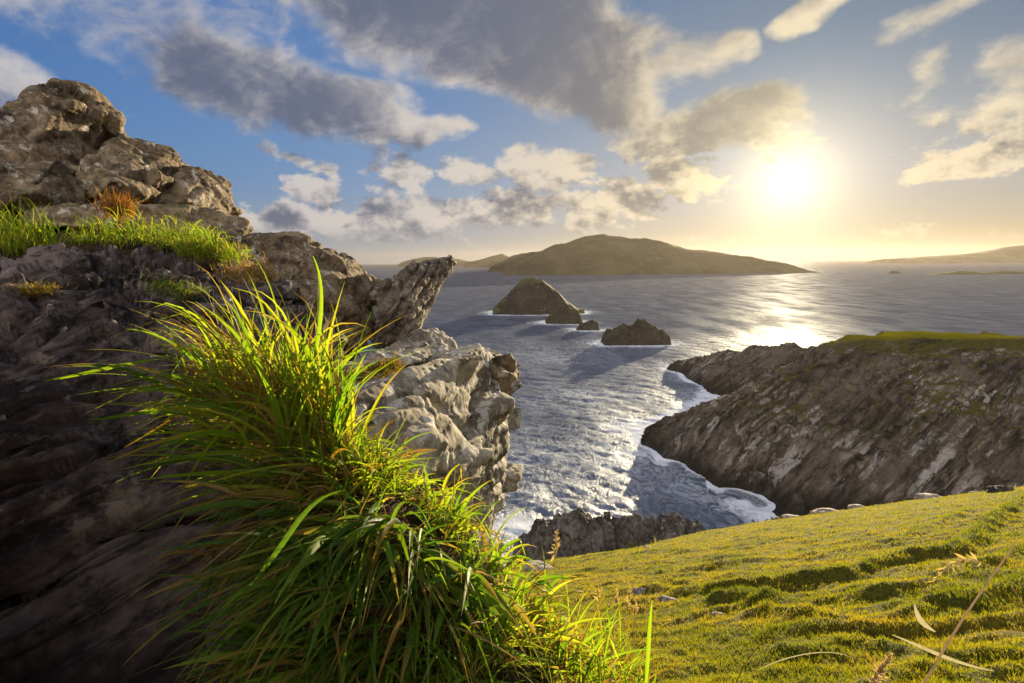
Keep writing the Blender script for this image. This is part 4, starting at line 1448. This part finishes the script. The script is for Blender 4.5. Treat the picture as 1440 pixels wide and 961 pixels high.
def leaf(name, label, pix, W, mat, cat='grass leaf', seed=0):
    pts = smooth_path([P(*a) for a in pix], 16)
    base = pts[0]
    n = len(pts)
    rows, B = [], []
    for i in range(n):
        d = pts[min(i + 1, n - 1)] - pts[max(i - 1, 0)]
        d /= np.linalg.norm(d)
        s = np.cross(d, [.1, 1, .35]); s /= np.linalg.norm(s)
        nr = np.cross(s, d)
        t = i / (n - 1)
        w = W * max(.05, math.sin(math.pi * (t * .9 + .05)) ** .9)
        rows += [pts[i] - s * w / 2, pts[i] + nr * w * .3, pts[i] + s * w / 2]
        B += [[.4, t, .2]] * 3
    F = []
    for i in range(n - 1):
        a = 3 * i
        F += [(a, a + 1, a + 4, a + 3), (a + 1, a + 2, a + 5, a + 4)]
    o = blade_obj(name, [(np.array(rows), np.array(F), np.array(B))], mat, base)
    tag(o, label, cat)
    return o


leaf('seed_husk', 'small white husk shining in front of the slope at lower right', [(1286, 850, .9), (1292, 868, .9), (1302, 880, .9), (1316, 889, .9)], .009, M_HUSK, 'husk')
leaf('dry_leaf', 'pale dry blade with a broad tip crossing behind the long stalk', [(1255, 893, .9), (1300, 912, .9), (1345, 930, .9), (1398, 944, .9)], .008, M_HUSK)
leaf('dry_leaf', 'pale arching dry blade low over the middle of the slope', [(1065, 944, 1.2), (1100, 928, 1.2), (1150, 918, 1.2), (1196, 924, 1.2)], .004, M_HUSK)
leaf('grass_leaf', 'tall single bright green blade standing apart at the bottom edge', [(905, 990, 1.5), (910, 940, 1.5), (913, 890, 1.5), (917, 845, 1.5)], .012, M_BLADE)
leaf('grass_leaf', 'broad green blade standing highest above the tallest tuft', [(432, 560, 2.0), (445, 490, 1.95), (452, 420, 1.9), (440, 360, 1.85)], .014, M_BLADE)
leaf('grass_leaf', 'pale broad blade curving down left across the dark hollow', [(480, 690, 1.5), (430, 720, 1.45), (390, 775, 1.4), (325, 850, 1.36)], .015, M_LUSH)
leaf('grass_leaf', 'long blade reaching far left over the dark slab', [(235, 505, 2.2), (180, 512, 2.1), (120, 525, 2.05), (60, 536, 2.0)], .014, M_BLADE)
leaf('grass_leaf', 'wide blade arching left above the shaded tuft', [(290, 595, 1.7), (230, 580, 1.65), (170, 585, 1.62), (125, 590, 1.6)], .012, M_LUSH)
for k, (a, b) in enumerate(((668, 770), (862, 838))):
    pass
for k, (px, py, d, dx, dy) in enumerate(((862, 870, 2.6, 6, -42), (876, 878, 2.6, 10, -55), (845, 865, 2.6, -4, -48), (890, 885, 2.6, 4, -45), (780, 800, 2.2, 3, -52))):
    stalk('grass_stalk', ['short seed stalk left of the pale flat stones', 'tallest dry seed stalk among the low tuft beside the slope', 'thin dry seed stalk leaning slightly left by the low tuft', 'shortest dry seed stalk nearest the slope by the low tuft', 'lone dry seed stalk in front of the dark sea rocks'][k],
          [(px, py + 60, d), (px + dx * .3, py, d), (px + dx * .7, py + dy * .5, d), (px + dx, py + dy, d)], .0016, .0008, M_STRAW, (.45, 40, .03), group='dry seed stalks by the slope', seed=30 + k)


# ------------------------------------------------------------------ pale stones on the slope
def stone(px, py, w, h, label, seed, group=None, mat=M_EDGE, sink=.3):
    g = hit(px, py)
    z = ground(np.array([g[0]]), np.array([g[1]]))[0] + H
    rng = np.random.default_rng(seed)
    dist = math.hypot(*g)
    W_, H_ = w / FPX * g[1] , h / FPX * g[1]
    bm = bmesh.new()
    bmesh.ops.create_icosphere(bm, subdivisions=5, radius=1)
    V = np.array([v.co[:] for v in bm.verts])
    f1, f2, cid = worley(V * 1.3 + seed * 3.1, seed)
    V = V * (1 + .30 * fbm(V * 1.1 + seed, 4, seed=seed) + .16 * (cid - .5))[:, None]
    V = np.sign(V) * np.abs(V) ** .85
    V = V * np.array([W_ * .5, W_ * .38, H_ * .75])
    V[:, 2] += .02 * W_ * np.round(V[:, 2] / H_ * 4)
    V[:, 2] = np.maximum(V[:, 2], -H_ * .6)
    for v, c in zip(bm.verts, V): v.co = c
    for f in bm.faces: f.smooth = True
    me = bpy.data.meshes.new('stone')
    bm.to_mesh(me)
    bm.free()
    me.materials.append(mat)
    o = bpy.data.objects.new('stone', me)
    COL.objects.link(o)
    o.location = (g[0], g[1], z - .22 * H_)
    o.rotation_euler = (-.3, .1, rng.uniform(-.4, .4))
    tag(o, label, 'stone', group)


GS = 'stones along the cliff edge'
stone(1115, 722, 34, 8, 'flat pale stone at the left end of the cliff edge row', 1, GS)
stone(1165, 717, 44, 10, 'widest pale stone on the cliff edge, below the far cliff', 2, GS)
stone(1212, 709, 36, 10, 'pale stone right of the widest edge stone', 3, GS)
stone(1312, 697, 46, 14, 'grey broken stone where the bank meets the cliff edge', 4, GS)
stone(1372, 690, 20, 9, 'smooth tan stone on the right part of the cliff edge', 5, GS)
stone(1408, 692, 40, 12, 'dark grey stone at the far right of the cliff edge', 6, GS, M_SEAROCK)
stone(1085, 724, 36, 9, 'dark low stone at the water end of the cliff edge', 7, GS, M_SEAROCK)
stone(940, 846, 34, 9, 'pale flat stone lying on the turf at the end of the bank', 8, 'flat stones on the turf')
stone(900, 840, 26, 7, 'smaller flat stone left of its pale neighbour on the turf', 9, 'flat stones on the turf')
stone(755, 803, 46, 18, 'grey stone half hidden by grass at the left of the slope', 10)
stone(1010, 866, 22, 8, 'small grey stone below the bushy end of the bank', 11)
stone(912, 770, 16, 4, 'tiny flat stone far down the left of the slope', 12)

# ------------------------------------------------------------------ sea air
def build_haze():
    m = bpy.data.materials.new('sea_haze')
    m.use_nodes = True
    nt = m.node_tree
    for n in list(nt.nodes):
        if n.type != 'OUTPUT_MATERIAL': nt.nodes.remove(n)
    v = nt.nodes.new('ShaderNodeVolumePrincipled')
    v.inputs['Color'].default_value = (.31, .285, .255, 1)
    v.inputs['Density'].default_value = .000028
    v.inputs['Anisotropy'].default_value = .56
    nt.links.new(v.outputs[0], [n for n in nt.nodes if n.type == 'OUTPUT_MATERIAL'][0].inputs['Volume'])
    bm = bmesh.new()
    bmesh.ops.create_cube(bm, size=1)
    me = bpy.data.meshes.new('haze')
    bm.to_mesh(me)
    bm.free()
    me.materials.append(m)
    me.transform(Matrix.Diagonal((46000, 46000, 420, 1)))
    o = link('haze', me)
    o.location = (0, 0, 190)
    tag(o, 'pale sea haze in the air', 'haze', kind='stuff')


build_haze()

# ------------------------------------------------------------------ render settings
sc.view_settings.view_transform = 'Standard'
sc.view_settings.look = 'None'
sc.view_settings.exposure = EXPO
sc.view_settings.gamma = 1
sc.view_settings.use_curve_mapping = False
sc.render.engine = 'CYCLES'
cy = sc.cycles
cy.use_denoising = True
cy.max_bounces = 6
cy.diffuse_bounces = 3
cy.glossy_bounces = 3
cy.transmission_bounces = 4
cy.transparent_max_bounces = 8
cy.volume_bounces = 0
cy.sample_clamp_indirect = 6.0
